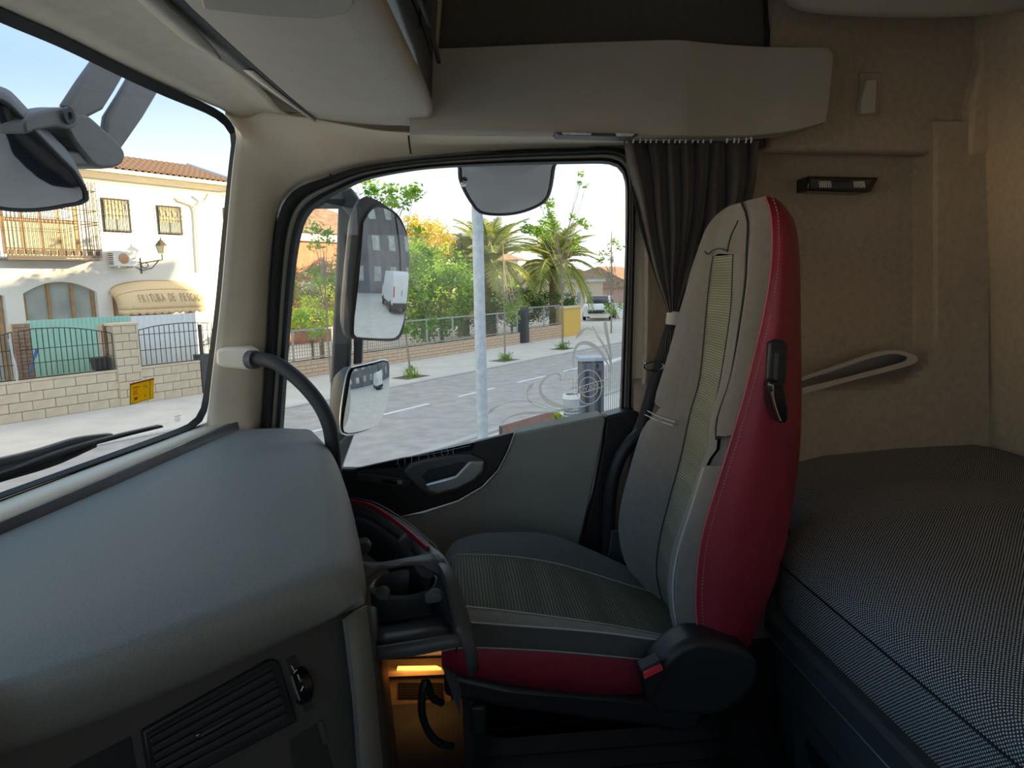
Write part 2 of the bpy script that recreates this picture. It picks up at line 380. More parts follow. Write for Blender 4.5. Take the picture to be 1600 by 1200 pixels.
def text_mb(mb, body, org, ux, uy, size, thick, mirror=False, align=0.5, shear=0):
    cu = bpy.data.curves.new('t', 'FONT'); cu.body = body; cu.size = 1; cu.resolution_u = 3; cu.align_x = 'LEFT'; cu.shear = shear
    o = bpy.data.objects.new('t', cu); COL.objects.link(o); dg = bpy.context.evaluated_depsgraph_get()
    me = o.evaluated_get(dg).to_mesh(); pts = [v.co.copy() for v in me.vertices]; fs = [tuple(p.vertices) for p in me.polygons]
    o.evaluated_get(dg).to_mesh_clear(); bpy.data.objects.remove(o); bpy.data.curves.remove(cu)
    if not pts: return mb
    W = max(p.x for p in pts) - min(p.x for p in pts); x0 = min(p.x for p in pts); nrm = V(ux).normalized().cross(V(uy).normalized())
    out = []
    for p in pts:
        x = (p.x - x0) - W * align
        if mirror: x = -x
        out.append(V(org) + V(ux) * x * size + V(uy) * p.y * size + nrm * thick)
    return mb.add(out, fs)

# ================================================================== STRUCTURE: the cab
XR0, YD, YL = 1.62, 1.905, -0.50          # rear wall, passenger side skin, driver side skin
fl = struct(obj('floor', MB().box((-.95, YL, 1.34), (1.75, YD, 1.40)), 'carpet'), 'dark carpeted cab floor')
shell = struct(obj('wall_right', MB().box((-.62, YD, 1.2), (1.75, YD + .04, 1.88)).box((.515, YD, 1.88), (1.75, YD + .04, 3.6))
               .box((-.50, YD, 2.85), (.515, YD + .04, 3.6)).box((-.53, YD, 1.88), (-.47, YD + .04, 2.85)).box((.42, YD, 1.88), (.515, YD + .04, 2.10)), 'shelf'), 'passenger side wall of the truck cab')
struct(obj('wall_left', MB().box((-.62, YL - .04, 1.2), (1.75, YL, 2.0)).box((.475, YL - .04, 2.0), (1.75, YL, 3.6))
           .box((-.50, YL - .04, 2.78), (.475, YL, 3.6)).box((-.58, YL - .04, 2.0), (-.45, YL, 2.78)), 'beige'), 'driver side wall of the truck cab')
struct(obj('window_3', MB().box((-.45, YL - .03, 2.0), (.475, YL - .02, 2.78)), 'glass'), 'driver side door window')
struct(obj('ceiling', MB().box((-.35, YL, 3.52), (1.75, YD, 3.58)), 'header'), 'fabric headliner of the cab roof')
# slanted roof front above the windscreen
rf = MB()
rows = []
for q in range(15):
    y = YL + (YD - YL) * q / 14
    rows.append([V((WS(y, 2.93) - .02, y, 2.935)), V((WS(y, 2.93) + .02, y, 3.2)), V((-.36, y, 3.52)), V((-.36, y, 3.58)), V((WS(y, 2.93) - .06, y, 3.22)), V((WS(y, 2.93) - .08, y, 2.93))])
rf.loft(rows, capped=False)
struct(obj('wall_front', rf, 'shelf', solid=.01), 'roof front above the windscreen')
lf = MB(); rows = []
for q in range(15):
    y = YL + (YD - YL) * q / 14
    rows.append([V((WS(y, 2.1) + .0, y, 2.125)), V((WS(y, 2.1) + .0, y, 1.2))])
lf.loft(rows)
struct(obj('trim_7', lf, 'black', solid=.02), 'bulkhead below the windscreen')
# rear wall, leaning slightly like the photographed corner
def rearx(z): return 1.535 - .125 * (z - 2.02)
rw = MB(); rows = []
for q in range(9):
    z = 1.38 + (3.56 - 1.38) * q / 8
    rows.append([V((rearx(z), YL, z)), V((rearx(z), .6, z)), V((rearx(z), 1.80, z)), V((rearx(z) + .06, 1.87, z)), V((rearx(z) + .2, 1.87, z)), V((rearx(z) + .2, YL, z))])
rw.loft(rows, capped=True)
wrear = struct(obj('wall_rear', rw, 'lining_amber_lit'), 'padded fabric rear wall behind the bunk')
# corner moulding between side wall and rear wall
cm = MB()
cm.loft([Yc([(1519, 238, 1.83), (1527, 460, 1.83), (1532, 700, 1.83)], 14), Yc([(1527, 238, 1.80), (1533, 460, 1.80), (1538, 700, 1.80)], 14),
         Yc([(1545, 238, 1.785), (1546, 460, 1.785), (1550, 700, 1.785)], 14), Yc([(1556, 238, 1.775), (1556, 460, 1.775), (1559, 700, 1.775)], 14), Yc([(1572, 238, 1.79), (1572, 460, 1.79), (1575, 700, 1.79)], 14)])
tc1 = obj('corner_moulding', cm, 'lining_amber_lit', wrear)
# side lining with its moulded recess
def sdbox(u, v, x0, x1, y0, y1, r):
    cx, cy_ = (x0 + x1) / 2, (y0 + y1) / 2; dx = abs(u - cx) - (x1 - x0) / 2 + r; dy = abs(v - cy_) - (y1 - y0) / 2 + r
    return math.hypot(max(dx, 0), max(dy, 0)) + min(max(dx, dy), 0) - r
def sstep(a, b, x): t = min(1, max(0, (x - a) / (b - a))); return t * t * (3 - 2 * t)
ln = MB(); lines = []
for i in range(71):
    u = 990 + (1545 - 990) * i / 70; row = []
    for j in range(61):
        v = 190 + (790 - 190) * j / 60
        sd = sdbox(u, v, 700, 1445, 150, 590, 75)
        row.append(atY(u, v, 1.897 - .122 * sstep(-20, 20, sd)))
    lines.append(row)
ln.loft(lines)
lin = obj('side_lining', ln, 'lining', shell)
# padded upper wall panels
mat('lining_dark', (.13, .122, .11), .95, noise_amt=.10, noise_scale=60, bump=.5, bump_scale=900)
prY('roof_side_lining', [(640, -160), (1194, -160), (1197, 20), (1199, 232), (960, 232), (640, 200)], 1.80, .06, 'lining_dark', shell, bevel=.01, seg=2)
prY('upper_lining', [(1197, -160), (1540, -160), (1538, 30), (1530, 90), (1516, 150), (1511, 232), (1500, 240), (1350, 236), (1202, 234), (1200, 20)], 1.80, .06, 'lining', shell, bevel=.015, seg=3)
prY('corner_lining', [(1545, -160), (1760, -160), (1760, 190), (1600, 233), (1516, 243), (1519, 160), (1534, 95), (1541, 30)], 1.765, .06, 'lining_amber_lit', shell, bevel=.012, seg=3)
obj('lining_seam', MB().tube(Yc([(1539, 25, 1.79), (1531, 95, 1.79), (1517, 160, 1.79), (1512, 235, 1.79), (1504, 243, 1.79)], 24), .004, 6), 'rubber', shell)
obj('lining_cord', MB().tube(Yc([(1195, -60, 1.785), (1197, 20, 1.785), (1200, 50, 1.785), (1199, 75, 1.785)], 16), .005, 8), 'rubber', shell)
# moulded storage pocket in the side lining
outr = [(1215, 603), (1250, 590), (1320, 566), (1372, 549), (1405, 548), (1432, 556), (1434, 564), (1415, 573), (1330, 595), (1250, 617), (1215, 626)]
inn = [(1215, 606), (1250, 596), (1320, 573), (1374, 556), (1400, 553), (1417, 558), (1416, 562), (1405, 567), (1330, 587), (1250, 607), (1215, 616)]
pk = MB(); oc = crom(outr + [outr[0]], 61)[:-1]; ic = crom(inn + [inn[0]], 61)[:-1]
l1 = [atY(*p, 1.79) for p in oc]; l0 = [atY(*p, 1.755) for p in oc]; l2 = [atY(*p, 1.755) for p in ic]; l3 = [atY(*p, 1.855) for p in ic]
pk.loft([l + [l[0]] for l in (l1, l0, l2, l3)])
pocket = obj('storage_pocket', pk, 'console', shell, ang=50)
pocket['label'] = 'pale moulded storage pocket rim in the side lining'
obj('pocket_back', MB().add(l3, [tuple(range(len(l3)))]), 'shelf', shell)

# windscreen
wsg = MB(); L = []
for i in range(25):
    y = -.38 + (1.775 + .38) * i / 24
    L.append([V((WS(y, z) - .012, y, z)) for z in [2.11 + .82 * j / 12 for j in range(13)]])
wsg.loft(L)
win1 = struct(obj('window_1', wsg, 'glass', solid=.0), 'curved windscreen pane')
wsedge = [(-160, 838), (0, 779), (120, 735), (240, 692), (295, 672), (313, 660), (323, 640), (332, 580), (344, 478), (354, 370), (363, 270), (369, 222), (366, 200), (355, 184), (330, 167), (262, 136), (200, 107), (100, 57), (0, 12), (-160, -60)]
wsin = [(-160, 828), (0, 771), (120, 728), (236, 686), (288, 666), (306, 653), (315, 636), (324, 578), (337, 477), (347, 370), (357, 270), (362, 224), (359, 207), (348, 193), (324, 177), (256, 149), (194, 121), (94, 73), (-6, 31), (-166, -40)]
NW = 90
we = crom(wsedge, NW); wi = crom(wsin, NW)
sb = MB().loft([[atWS(*p, .03) for p in we], [atWS(*p, .012) for p in we], [atWS(*p, -.004) for p in wi], [atWS(*p, -.016) for p in wi]])
obj('seal', sb, 'rubber', win1, solid=.003)

# A pillar and door surround trim: from windscreen edge to door seal
A_ = [(322, 672), (330, 600), (344, 480), (354, 370), (363, 270), (369, 215), (367, 198), (353, 180), (360, 167, 0), (400, 172, 0), (444, 179, 0), (494, 186, 0), (590, 204, 0), (669, 208, 0), (800, 210, 0), (985, 212, 0)]
B_ = [(412, 672), (416, 600), (420, 530), (426, 420), (431, 365), (436, 335), (442, 318), (452, 305), (463, 296), (478, 287), (500, 280), (530, 270), (580, 257), (650, 248), (800, 236), (985, 231)]
PA = [atWS(p[0], p[1], .035) if len(p) < 3 else atY(p[0], p[1], 1.725) for p in A_]; PB = [atY(*p, 1.835) for p in B_]
PAc = [V(p) for p in crom(PA, 80)]; PBc = [V(p) for p in crom(PB, 80)]
lines = []
for q in range(9):
    t = q / 8; lines.append([a.lerp(b, t) + V((.018, -.03, 0)) * math.sin(math.pi * t) * (1 if k < 45 else .4) for k, (a, b) in enumerate(zip(PAc, PBc))])
for _ in range(60):
    new = [l[:] for l in lines]
    for i in range(1, len(lines) - 1):
        for k in range(1, len(lines[0]) - 1): new[i][k] = (lines[i - 1][k] + lines[i + 1][k] + lines[i][k - 1] + lines[i][k + 1]) / 4 * .5 + lines[i][k] * .5
    lines = new
tr1 = struct(obj('trim_1', MB().loft(lines), 'beige', solid=.004), 'beige A pillar and door surround trim')
obj('trim_joint', MB().tube(Yc([(638, 206, 1.735), (639, 220, 1.74), (642, 240, 1.77)], 6), .0025, 6), 'rubber', tr1)
obj('trim_joint', MB().tube(Yc([(516, 272, 1.80), (519, 282, 1.81)], 4), .0025, 6), 'rubber', tr1)
# bottom orange-lit ledge under the windscreen + dash ridge are parts of the dashboard (below)

# header lining above the windscreen
H0 = [atWS(*p, .03) for p in ((372, 190), (350, 172), (330, 162), (262, 131), (200, 102), (100, 52), (0, 7), (-160, -65), (-420, -180))]
H1 = [V((-.33, 1.76, 2.90)), atY(444, 176, 1.70), V((-.37, 1.55, 2.905)), V((-.40, 1.35, 2.925)), V((-.42, 1.15, 2.93)), V((-.43, .95, 2.935)), V((-.44, .7, 2.94)), V((-.44, .4, 2.94)), V((-.44, 0, 2.94))]
h0 = [V(p) for p in crom(H0, 40)]; h1 = [V(p) for p in crom(H1, 40)]
hd = MB().loft([[a.lerp(b, q / 6) + V((0, 0, .012 * math.sin(math.pi * q / 6))) for a, b in zip(h0, h1)] for q in range(7)])
struct(obj('trim_2', hd, 'header', solid=.004), 'fabric header lining above the windscreen')

# ------------------------------------------------------------------ passenger door
door = thing('door_1', 'grey and black passenger door with window', None, (0.0, 1.8, 1.4), kind='structure'); del door['label']; door['label'] = 'passenger door with grey panel, black bezel and window'
glassE = [(436, 760), (443, 665), (450, 560), (457, 470), (463, 410), (471, 365), (482, 337), (500, 319), (530, 301), (575, 281), (640, 268), (700, 262), (800, 258), (900, 256), (945, 256), (965, 262), (976, 282), (978, 330), (975, 450), (968, 642)]
outE = [(402, 760), (410, 665), (419, 545), (424, 450), (429, 390), (434, 350), (446, 316), (468, 294), (508, 279), (565, 261), (640, 250), (700, 244), (800, 237), (900, 233), (950, 231), (978, 238), (990, 262), (992, 330), (990, 450), (985, 642)]
ND = 100
gE = crom(glassE, ND); oE = crom(outE, ND)
def mixE(t): return [tuple(a + (b - a) * t for a, b in zip(p, q)) for p, q in zip(oE, gE)]
def band(t0, t1, y0, y1, ymid, m, nm):
    a = mixE(t0); c = mixE((t0 + t1) / 2); b = mixE(t1)
    obj(nm, MB().loft([[atY(*p, y0 + .03) for p in a], [atY(*p, y0) for p in a], [atY(*p, ymid) for p in c], [atY(*p, y1) for p in b], [atY(*p, y1 + .03) for p in b]]), m, door)
band(-.05, .42, 1.80, 1.805, 1.79, 'rubber', 'outer_seal')
band(.40, .66, 1.815, 1.82, 1.812, 'shelf', 'window_frame')
band(.64, 1.02, 1.815, 1.835, 1.81, 'rubber', 'inner_seal')
pane = struct(obj('window_2', MB().prism([atY(*p, 1.845) for p in [(405, 800), (425, 560), (440, 380), (470, 315), (560, 270), (660, 255), (960, 245), (985, 270), (988, 330), (975, 700), (700, 780)]], (0, .004, 0)), 'glass'), 'passenger door window pane')
# B pillar strip beside the window
prY('pillar_trim', [(981, 232), (1012, 225), (1010, 640), (980, 650)], 1.83, .03, 'beige', shell, bevel=.004)
obj('pillar_gasket', MB().tube(Yc([(1012, 330, 1.80), (1011, 450, 1.80), (1009, 560, 1.80), (1003, 650, 1.80)], 14), .008, 8), 'lining', shell)
prY('door_card', [(806, 677), (880, 662), (942, 649), (947, 654), (941, 690), (924, 770), (903, 860), (880, 1010), (640, 1130), (540, 1130), (520, 830), (600, 812), (660, 803), (716, 785), (755, 762), (780, 735), (795, 705)], 1.745, .075, 'door_grey', door, bevel=.006, seg=3)
bez = prY('handle_bezel', [(528, 733), (560, 733), (650, 713), (744, 691), (804, 676), (793, 706), (778, 735), (753, 761), (715, 783), (660, 800), (600, 814), (528, 830)], 1.735, .028, 'black', door, bevel=.006, seg=3)
prY('film', [(549, 734), (742, 691), (738, 703), (700, 711), (648, 724), (628, 730)], 1.731, .01, 'gloss_black', bez, bevel=.001)
scr = MB()
for k in range(9):
    x = 624 + k * 11 + random.uniform(-3, 3); y = 723 - (x - 624) * .21
    scr.tube(Yc([(x, y - 6, 1.7295), (x + random.uniform(-3, 3), y, 1.7295), (x + random.uniform(-2, 4), y + 6, 1.7295)], 5), .0006, 4)
scr.tube(Yc([(626, 716, 1.7295), (680, 708, 1.7295), (735, 696, 1.7295)], 8), .0006, 4)
obj('scratch', scr, 'thread', bez)
swp = prY('switch_panel', [(557, 741), (575, 740), (645, 751), (640, 762), (610, 760), (556, 751)], 1.722, .02, 'black_soft', bez, bevel=.003)
prY('switch', [(597, 748), (630, 752), (628, 758), (596, 754)], 1.717, .008, 'gloss_black', swp, bevel=.0015)
prY('switch_mark', [(621, 750.5), (629, 751.5), (628, 757), (620, 756)], 1.7155, .003, 'silver', swp, bevel=.0005)
prY('handle_surround', [(630, 738), (640, 726), (660, 720), (715, 711), (735, 711), (758, 720), (756, 742), (738, 757), (705, 770), (675, 775), (660, 768), (648, 757)], 1.715, .03, 'tray', bez, bevel=.006, seg=3)
prY('handle_recess', [(658, 745), (668, 734), (724, 722), (730, 728), (718, 741), (690, 748), (668, 756)], 1.712, .004, 'black', bez, bevel=.001)
hnd = MB().prism([atY(*p) for p in [(664, 757, 1.69), (712, 744, 1.69), (733, 722, 1.70), (757, 722, 1.70), (754, 737, 1.70), (741, 750, 1.695), (714, 764, 1.69), (684, 772, 1.69), (668, 768, 1.69)]], (0, .014, 0))
obj('door_lever', hnd, 'silver', bez, bevel=.005, seg=3)
prY('door_edge', [(946, 651), (984, 641), (1000, 644), (995, 660), (972, 712), (958, 790), (948, 900), (898, 900), (905, 860), (927, 770), (942, 692)], 1.765, .07, 'black', door, bevel=.008, seg=3)
obj('edge_tube', MB().tube(Yc([(1006, 672, 1.70), (984, 692, 1.70), (966, 722, 1.70), (955, 765, 1.70), (951, 820, 1.70), (951, 880, 1.70), (953, 920, 1.70)], 24), .017, 12), 'black', door)
# lower door: pocket, speaker grille and amber step light
prY('door_lower', [(520, 1100), (900, 1100), (900, 1500), (520, 1500)], 1.78, .05, 'step', door, bevel=.006)
prY('grille_frame', [(600, 1058), (706, 1054), (706, 1100), (600, 1106)], 1.70, .02, 'step', door, bevel=.003)
gr = MB()
for k in range(26):
    x = 624 + k * 2.6; gr.prism([atY(x, 1068, 1.694), atY(x + 1.2, 1068, 1.694), atY(x + 1.2, 1088, 1.694), atY(x, 1088, 1.694)], (0, .005, 0))
for k in range(6):
    y = 1068 + k * 4; gr.prism([atY(622, y, 1.693), atY(692, y, 1.693), atY(692, y + 1.6, 1.693), atY(622, y + 1.6, 1.693)], (0, .005, 0))
obj('grille', gr, 'rubber', door)
prY('pocket_lip', [(600, 1050), (706, 1046), (706, 1055), (600, 1059)], 1.66, .06, 'step', door, bevel=.003)
prY('amber_strip', [(621, 1044), (682, 1043), (690, 1047), (620, 1048)], 1.66, .01, 'amber_lens', door, bevel=.001)
prY('scuff_plate', [(600, 1106), (706, 1100), (740, 1160), (600, 1166)], 1.69, .02, 'orange_print', door, bevel=.003)
ll = bpy.data.lights.new('step_light', 'AREA'); ll.energy = 0.12; ll.color = (1, .42, .08); ll.size = .12; ll.size_y = .02; ll.shape = 'RECTANGLE'
lo = bpy.data.objects.new('step_light', ll); COL.objects.link(lo); lo.location = atY(655, 1046, 1.63); lo.rotation_euler = (R(35), 0, 0)

# ================================================================== STRUCTURE: the street
def sbox(mb, a0, a1, d0, d1, z0, z1): return mb.box((a0, d0, z0), (a1, d1, z1), S)
struct(obj('ground', sbox(MB(), -120, 160, -120, 160, -.30, -.02), 'pavement', flat=True), 'pale paved ground around the street')
KER, CLN, NEAR = -3.4, -5.6, -8.2
road = struct(obj('road', sbox(MB(), -90, 140, NEAR, KER, -.018, .0), 'asphalt', flat=True), 'grey asphalt road')
struct(obj('sidewalk', sbox(MB(), -90, 140, KER + .14, 0.02, -.018, .12 - .10), 'pavement', flat=True), 'pale concrete sidewalk along the far wall')
kb = struct(obj('kerb', sbox(MB(), -90, 140, KER, KER + .14, -.018, .025), 'kerb', flat=True), 'concrete kerb of the far sidewalk')
struct(obj('kerb_near', sbox(MB(), -90, 140, NEAR - .14, NEAR, -.018, .02), 'kerb', flat=True), 'concrete kerb of the near sidewalk')
dash_me = None
for k in range(22):
    a0 = -14 + k * 2.35
    if k == 0:
        o = obj('lane_dash', MB().box((0, -.045, 0), (1.35, .045, .004)), 'paint', road, flat=True); dash_me = o.data
    else:
        o = link('lane_dash', dash_me, None, road)
    put(o, Matrix.Translation(S(a0, CLN, .001)) @ SROT, road)

# ------------------------------------------------------------------ house behind the windscreen
DH = 3.0
house = thing('house', 'two storey whitewashed house with tiled roof behind the block wall', 'house', S(0, 5, 0))
def hx(px, py, d=DH): return atD(px, py, d)
aR = hx(345, 300)[0]; zE = 5.08
def arch_wall():
    """front wall with two arched openings on the ground floor"""
    mb = MB(); aL = -22.0
    ops = [(-1.92, .30, 2.72), (.72, 2.45, 2.70)]
    segs = [(aL, -4.7)]
    zt = zE
    a_prev = aL
    for (a0, a1, top) in [(-5.2, -2.72, 2.62), (-2.36, -.77, 2.66), (-.42, 1.76, 2.66)]:
        sbox(mb, a_prev, a0, DH, DH + .25, 0, zt); a_prev = a1
        n = 14; pts = []
        for q in range(n + 1):
            t = q / n; a = a0 + (a1 - a0) * t; z = top - .26 * (2 * t - 1) ** 2
            pts.append((a, z))
        for (p, q_) in zip(pts, pts[1:]):
            vs = [S(p[0], DH, p[1]), S(q_[0], DH, q_[1]), S(q_[0], DH, zt), S(p[0], DH, zt), S(p[0], DH + .25, p[1]), S(q_[0], DH + .25, q_[1]), S(q_[0], DH + .25, zt), S(p[0], DH + .25, zt)]
            mb.add(vs, [(0, 1, 2, 3), (4, 7, 6, 5), (0, 4, 5, 1)])
    sbox(mb, a_prev, aR, DH, DH + .25, 0, zt)
    return mb
hw = obj('front_wall', arch_wall(), 'stucco', house)
obj('side_wall', sbox(MB(), aR - .25, aR, DH + .25, DH + 9, 0, zE), 'stucco', house)
obj('rear_wall', sbox(MB(), -22, aR, DH + 8.8, DH + 9, 0, zE), 'stucco', house)
obj('inner_room', sbox(MB(), -22, aR - .3, DH + 1.6, DH + 1.8, 0, zE), 'stucco_eave', house)
ev = obj('eave', MB().prism([S(-22, DH - .42, zE + .12), S(-22, DH - .42, zE + .22), S(-22, DH + .3, zE + .22), S(-22, DH + .3, zE - .06), S(-22, DH, zE - .06), S(-22, DH - .08, zE + .04)], SS * (aR + .22 + 22)), 'stucco_eave', house)
obj('gutter', MB().tube([S(-22, DH - .46, zE + .19), S(aR + .2, DH - .46, zE + .19)], .055, 8), 'stucco_eave', house)
# tiled roof: slope with barrel tiles
rs = (DH - .45, zE + .24); rt = (DH + 1.9, zE + .24 + 2.35 * .30)
roof = obj('roof', MB().prism([S(-22, rs[0], rs[1]), S(-22, rt[0], rt[1]), S(-22, DH + 9.3, zE + .24), S(-22, DH + 9.3, zE + .20)], SS * (aR + .25 + 22)), 'roof_tile', house)
tme = None
NT = 46; ROWS = 5
for i in range(NT):
    for j in range(ROWS):
        a = aR + .12 - i * .16; t0 = j / ROWS; dd = rs[0] + (rt[0] - rs[0]) * t0; zz = rs[1] + (rt[1] - rs[1]) * t0
        if tme is None:
            prof = [(math.cos(math.pi * q / 5) * .075, math.sin(math.pi * q / 5) * .065) for q in range(6)]
            prof2 = [(x * .8, z * .85) for x, z in prof]
            L_ = [[V((x, 0, z)) for x, z in prof], [V((x, .56, z)) for x, z in prof2], [V((x * .75, .56, z * .75)) for x, z in prof2], [V((x * .8, 0, z * .8)) for x, z in prof]]
            o = obj('roof_tile', MB().loft(L_, closed=True), 'roof_tile', roof); tme = o.data
        else: o = link('roof_tile', tme, None, roof)
        put(o, Matrix.Translation(S(a, dd, zz + .005)) @ SROT @ Matrix.Rotation(math.atan(.30), 4, 'X'), roof)
        if NT * ROWS > 290 and False: break
obj('verge', MB().tube([S(aR + .26, rs[0], rs[1] + .04), S(aR + .26, rt[0], rt[1] + .04)], .07, 8), 'galv', house)
# downpipe
dp = [hx(277, 309, DH - .06), hx(282, 314, DH - .06), hx(302, 322, DH - .06), hx(306, 340, DH - .06), hx(308, 380, DH - .06), hx(311, 425, DH - .06)]
obj('downpipe', MB().tube([S(*p) for p in crom(dp, 20)], .03, 8), 'stucco_eave', house)
obj('downpipe_elbow', MB().tube([S(*p) for p in crom([hx(325, 302, DH - .3), hx(318, 314, DH - .1), hx(306, 323, DH - .06)], 8)], .03, 8), 'stucco_eave', house)
# upper windows with iron grilles
for (x0, y0, x1, y1, y2) in ((156, 307, 201, 325, 362), (243, 319, 281, 330, 366)):
    a0, _, zt0 = hx(x0, y0); a1, _, z1b = hx(x1 + 4, y2); zt = zt0 - .02; zb = hx(x0 + 4, y2 - 0)[2]
    wn = obj('window', sbox(MB(), a0, a1, DH - .012, DH + .02, zb, zt), 'dark', house)
    am = (a0 + a1) / 2
    for (b0, b1) in ((a0 + .05, am - .02), (am + .02, a1 - .05)):
        obj('window_pane', sbox(MB(), b0, b1, DH - .02, DH - .012, zb + .04, zt - .04), 'pane', wn)
    obj('roller_blind', sbox(MB(), a0 + .05, a1 - .15, DH - .03, DH - .02, zb + .32, zt - .04), 'blind', wn)
    g = MB()
    for q in range(8):
        a = a0 + (a1 - a0) * (q + .5) / 8; g.tube([S(a, DH - .10, zb), S(a, DH - .10, zt)], .008, 5)
    for z in (zb + .05, (zb + zt) / 2, zt - .05): g.tube([S(a0 - .03, DH - .10, z), S(a1 + .03, DH - .10, z)], .009, 5)
    for q in range(4):
        a = a0 + (a1 - a0) * (q + .5) / 4
        g.tube([S(a + .075 * math.cos(t * .6), DH - .11, zt - .2 + .1 * math.sin(t * .6)) for t in range(11)], .007, 5)
    obj('window_grille', g, 'iron_brown', wn)
# caged balcony
bal = MB(); c0 = hx(5, 330, DH - .55)[0] - .02; c1 = hx(152, 330, DH - .55)[0]; zb = hx(150, 404, DH - .55)[2]; zt = 4.95
cage = MB(); fl0 = MB()
obj('balcony_slab', sbox(MB(), c0, c1, DH - .55, DH, zb - .05, zb - .01), 'iron_brown', house)
bc = obj('balcony_cage', sbox(sbox(MB(), c0, c1, DH - .57, DH - .53, zb, zb + .05), c0, c1, DH - .57, DH - .53, zb + .18, zb + .21), 'iron_brown', house)
nb = 25
bar0 = None
for q in range(nb + 1):
    a = c0 + (c1 - c0) * q / nb
    if bar0 is None:
        o = obj('bar', MB().tube([(0, 0, 0), (0, 0, zt - zb)], .009, 5), 'iron_brown', bc); bar0 = o.data
    else: o = link('bar', bar0, None, bc)
    put(o, Matrix.Translation(S(a, DH - .55, zb)), bc)
for q in range(5):
    o = link('bar', bar0, None, bc); put(o, Matrix.Translation(S(c1, DH - .55 + .13 * (q + 1) * .8, zb)), bc)
rl = MB()
for z in (zb + .78, zb + .84, zb + 1.1, zb + 1.55):
    rl.tube([S(c0, DH - .55, z), S(c1, DH - .55, z)], .010, 5); rl.tube([S(c1, DH - .55, z), S(c1, DH, z)], .010, 5)
obj('rail', rl, 'iron_brown', bc)
for q in range(12):
    a = c0 + (c1 - c0) * (q + .5) / 12; sbox(fl0, a - .045, a + .045, DH - .575, DH - .53, zb + .06, zb + .17)
obj('rosette_row', fl0, 'iron_brown', bc)
bd = obj('balcony_window', sbox(MB(), c0 + .15, c1 - .2, DH - .02, DH + .02, zb + .1, zb + 1.75), 'wood', house)
for q in range(4):
    a0 = c0 + .2 + q * (c1 - c0 - .45) / 4; a1 = a0 + (c1 - c0 - .45) / 4 - .06
    obj('window_pane', sbox(MB(), a0, a1, DH - .03, DH - .02, zb + .9, zb + 1.7), 'white', bd)
    obj('shutter_panel', sbox(MB(), a0, a1, DH - .03, DH - .02, zb + .18, zb + .8), 'blind', bd)
# arched shop windows
for (a0, a1, top) in ((-5.2, -2.72, 2.62), (-2.36, -.77, 2.66), (-.42, 1.76, 2.66)):
    fr_ = MB(); n = 16; pts = [(a0, .0)] + [(a0 + (a1 - a0) * q / n, top - .26 * (2 * q / n - 1) ** 2) for q in range(n + 1)] + [(a1, .0)]
    arch = obj('arched_window', MB().prism([S(a, DH + .19, z) for a, z in pts], SM * .03), 'pane', house)
    fm = MB()
    for t in (.04, .36, .68, .97):
        a = a0 + (a1 - a0) * t; k = 2 * t - 1; zt_ = top - .26 * k * k
        sbox(fm, a - .03, a + .03, DH + .13, DH + .19, 0, zt_)
    sbox(fm, a0, a1, DH + .13, DH + .19, 2.02, 2.06) if a0 < -4 else None
    obj('window_mullion', fm, 'wood', arch)
obj('shop_door_panel', sbox(MB(), .2, .8, DH + .10, DH + .18, 0, 1.75), 'buckle_red', house)

# air conditioner
p0 = hx(177, 392, DH - .3); p1 = hx(214, 415, DH - .3)
ac = thing('air_conditioner', 'white air conditioner unit on the house wall beside the lantern', 'air conditioner', S(p0[0], DH - .15, p1[2]))
a0, a1, z0, z1 = p0[0] - .02, p1[0], p1[2] - .02, p0[2] + .01
obj('casing', sbox(MB(), a0, a1, DH - .33, DH - .03, z0, z1), 'ac_white', ac, bevel=.012)
obj('fan_grille', MB().lathe(S(a0 + (a1 - a0) * .42, DH - .332, (z0 + z1) / 2), [(0, .012), (.11, .012), (.13, .0)], 20, -SM), 'copper', ac)
vm = MB()
for q in range(6): sbox(vm, a0 - .008, a0 + .002, DH - .30, DH - .08, z0 + .05 + q * (z1 - z0 - .08) / 6, z0 + .07 + q * (z1 - z0 - .08) / 6)
obj('side_louvre', vm, 'dark', ac)
sbx = MB()
for q in (.15, .8): sbox(sbx, a0 + (a1 - a0) * q, a0 + (a1 - a0) * q + .04, DH - .33, DH, z0 - .04, z0)
obj('wall_bracket', sbx, 'galv', ac)
obj('badge', sbox(MB(), a1 - .12, a1 - .04, DH - .335, DH - .33, z0 + .18, z0 + .2), 'bin_light', ac)
# wall lantern
lp = hx(253, 398, DH - .5)
lan = thing('wall_lantern', 'old fashioned tapered wall lantern on a scrolled iron bracket', 'lantern', S(lp[0], DH, lp[2]))
zl = hx(253, 396, DH - .5)[2]; al = lp[0]; lc = S(al, DH - .5, 0)
hh = .32
obj('lamp_glass', MB().lathe(S(al, DH - .5, zl), [(0, 0), (.075, 0), (.135, hh * .62), (0, hh * .62)], 4), 'blind', lan, ang=10)
obj('lamp_cap', MB().lathe(S(al, DH - .5, zl + hh * .62), [(.15, 0), (.14, .02), (.06, .12), (.02, .15), (.02, .2), (0, .21)], 6), 'iron_brown', lan, ang=10)
fmm = MB()
for q in range(4):
    an = math.pi / 2 * q; u_ = V((0, 0, 1)).orthogonal().normalized(); v__ = V((0, 0, 1)).cross(u_); dr = u_ * math.cos(an) + v__ * math.sin(an)
    fmm.tube([lc + V((0, 0, zl)) + dr * .077, lc + V((0, 0, zl + hh * .62)) + dr * .138], .009, 5)
obj('lamp_frame', fmm, 'iron_brown', lan)
bk = MB(); bk.tube([S(al, DH - .5, zl - .01), S(al, DH - .5, zl - .16), S(al - .02, DH - .4, zl - .17), S(al - .3, DH, zl - .24)], .015, 6)
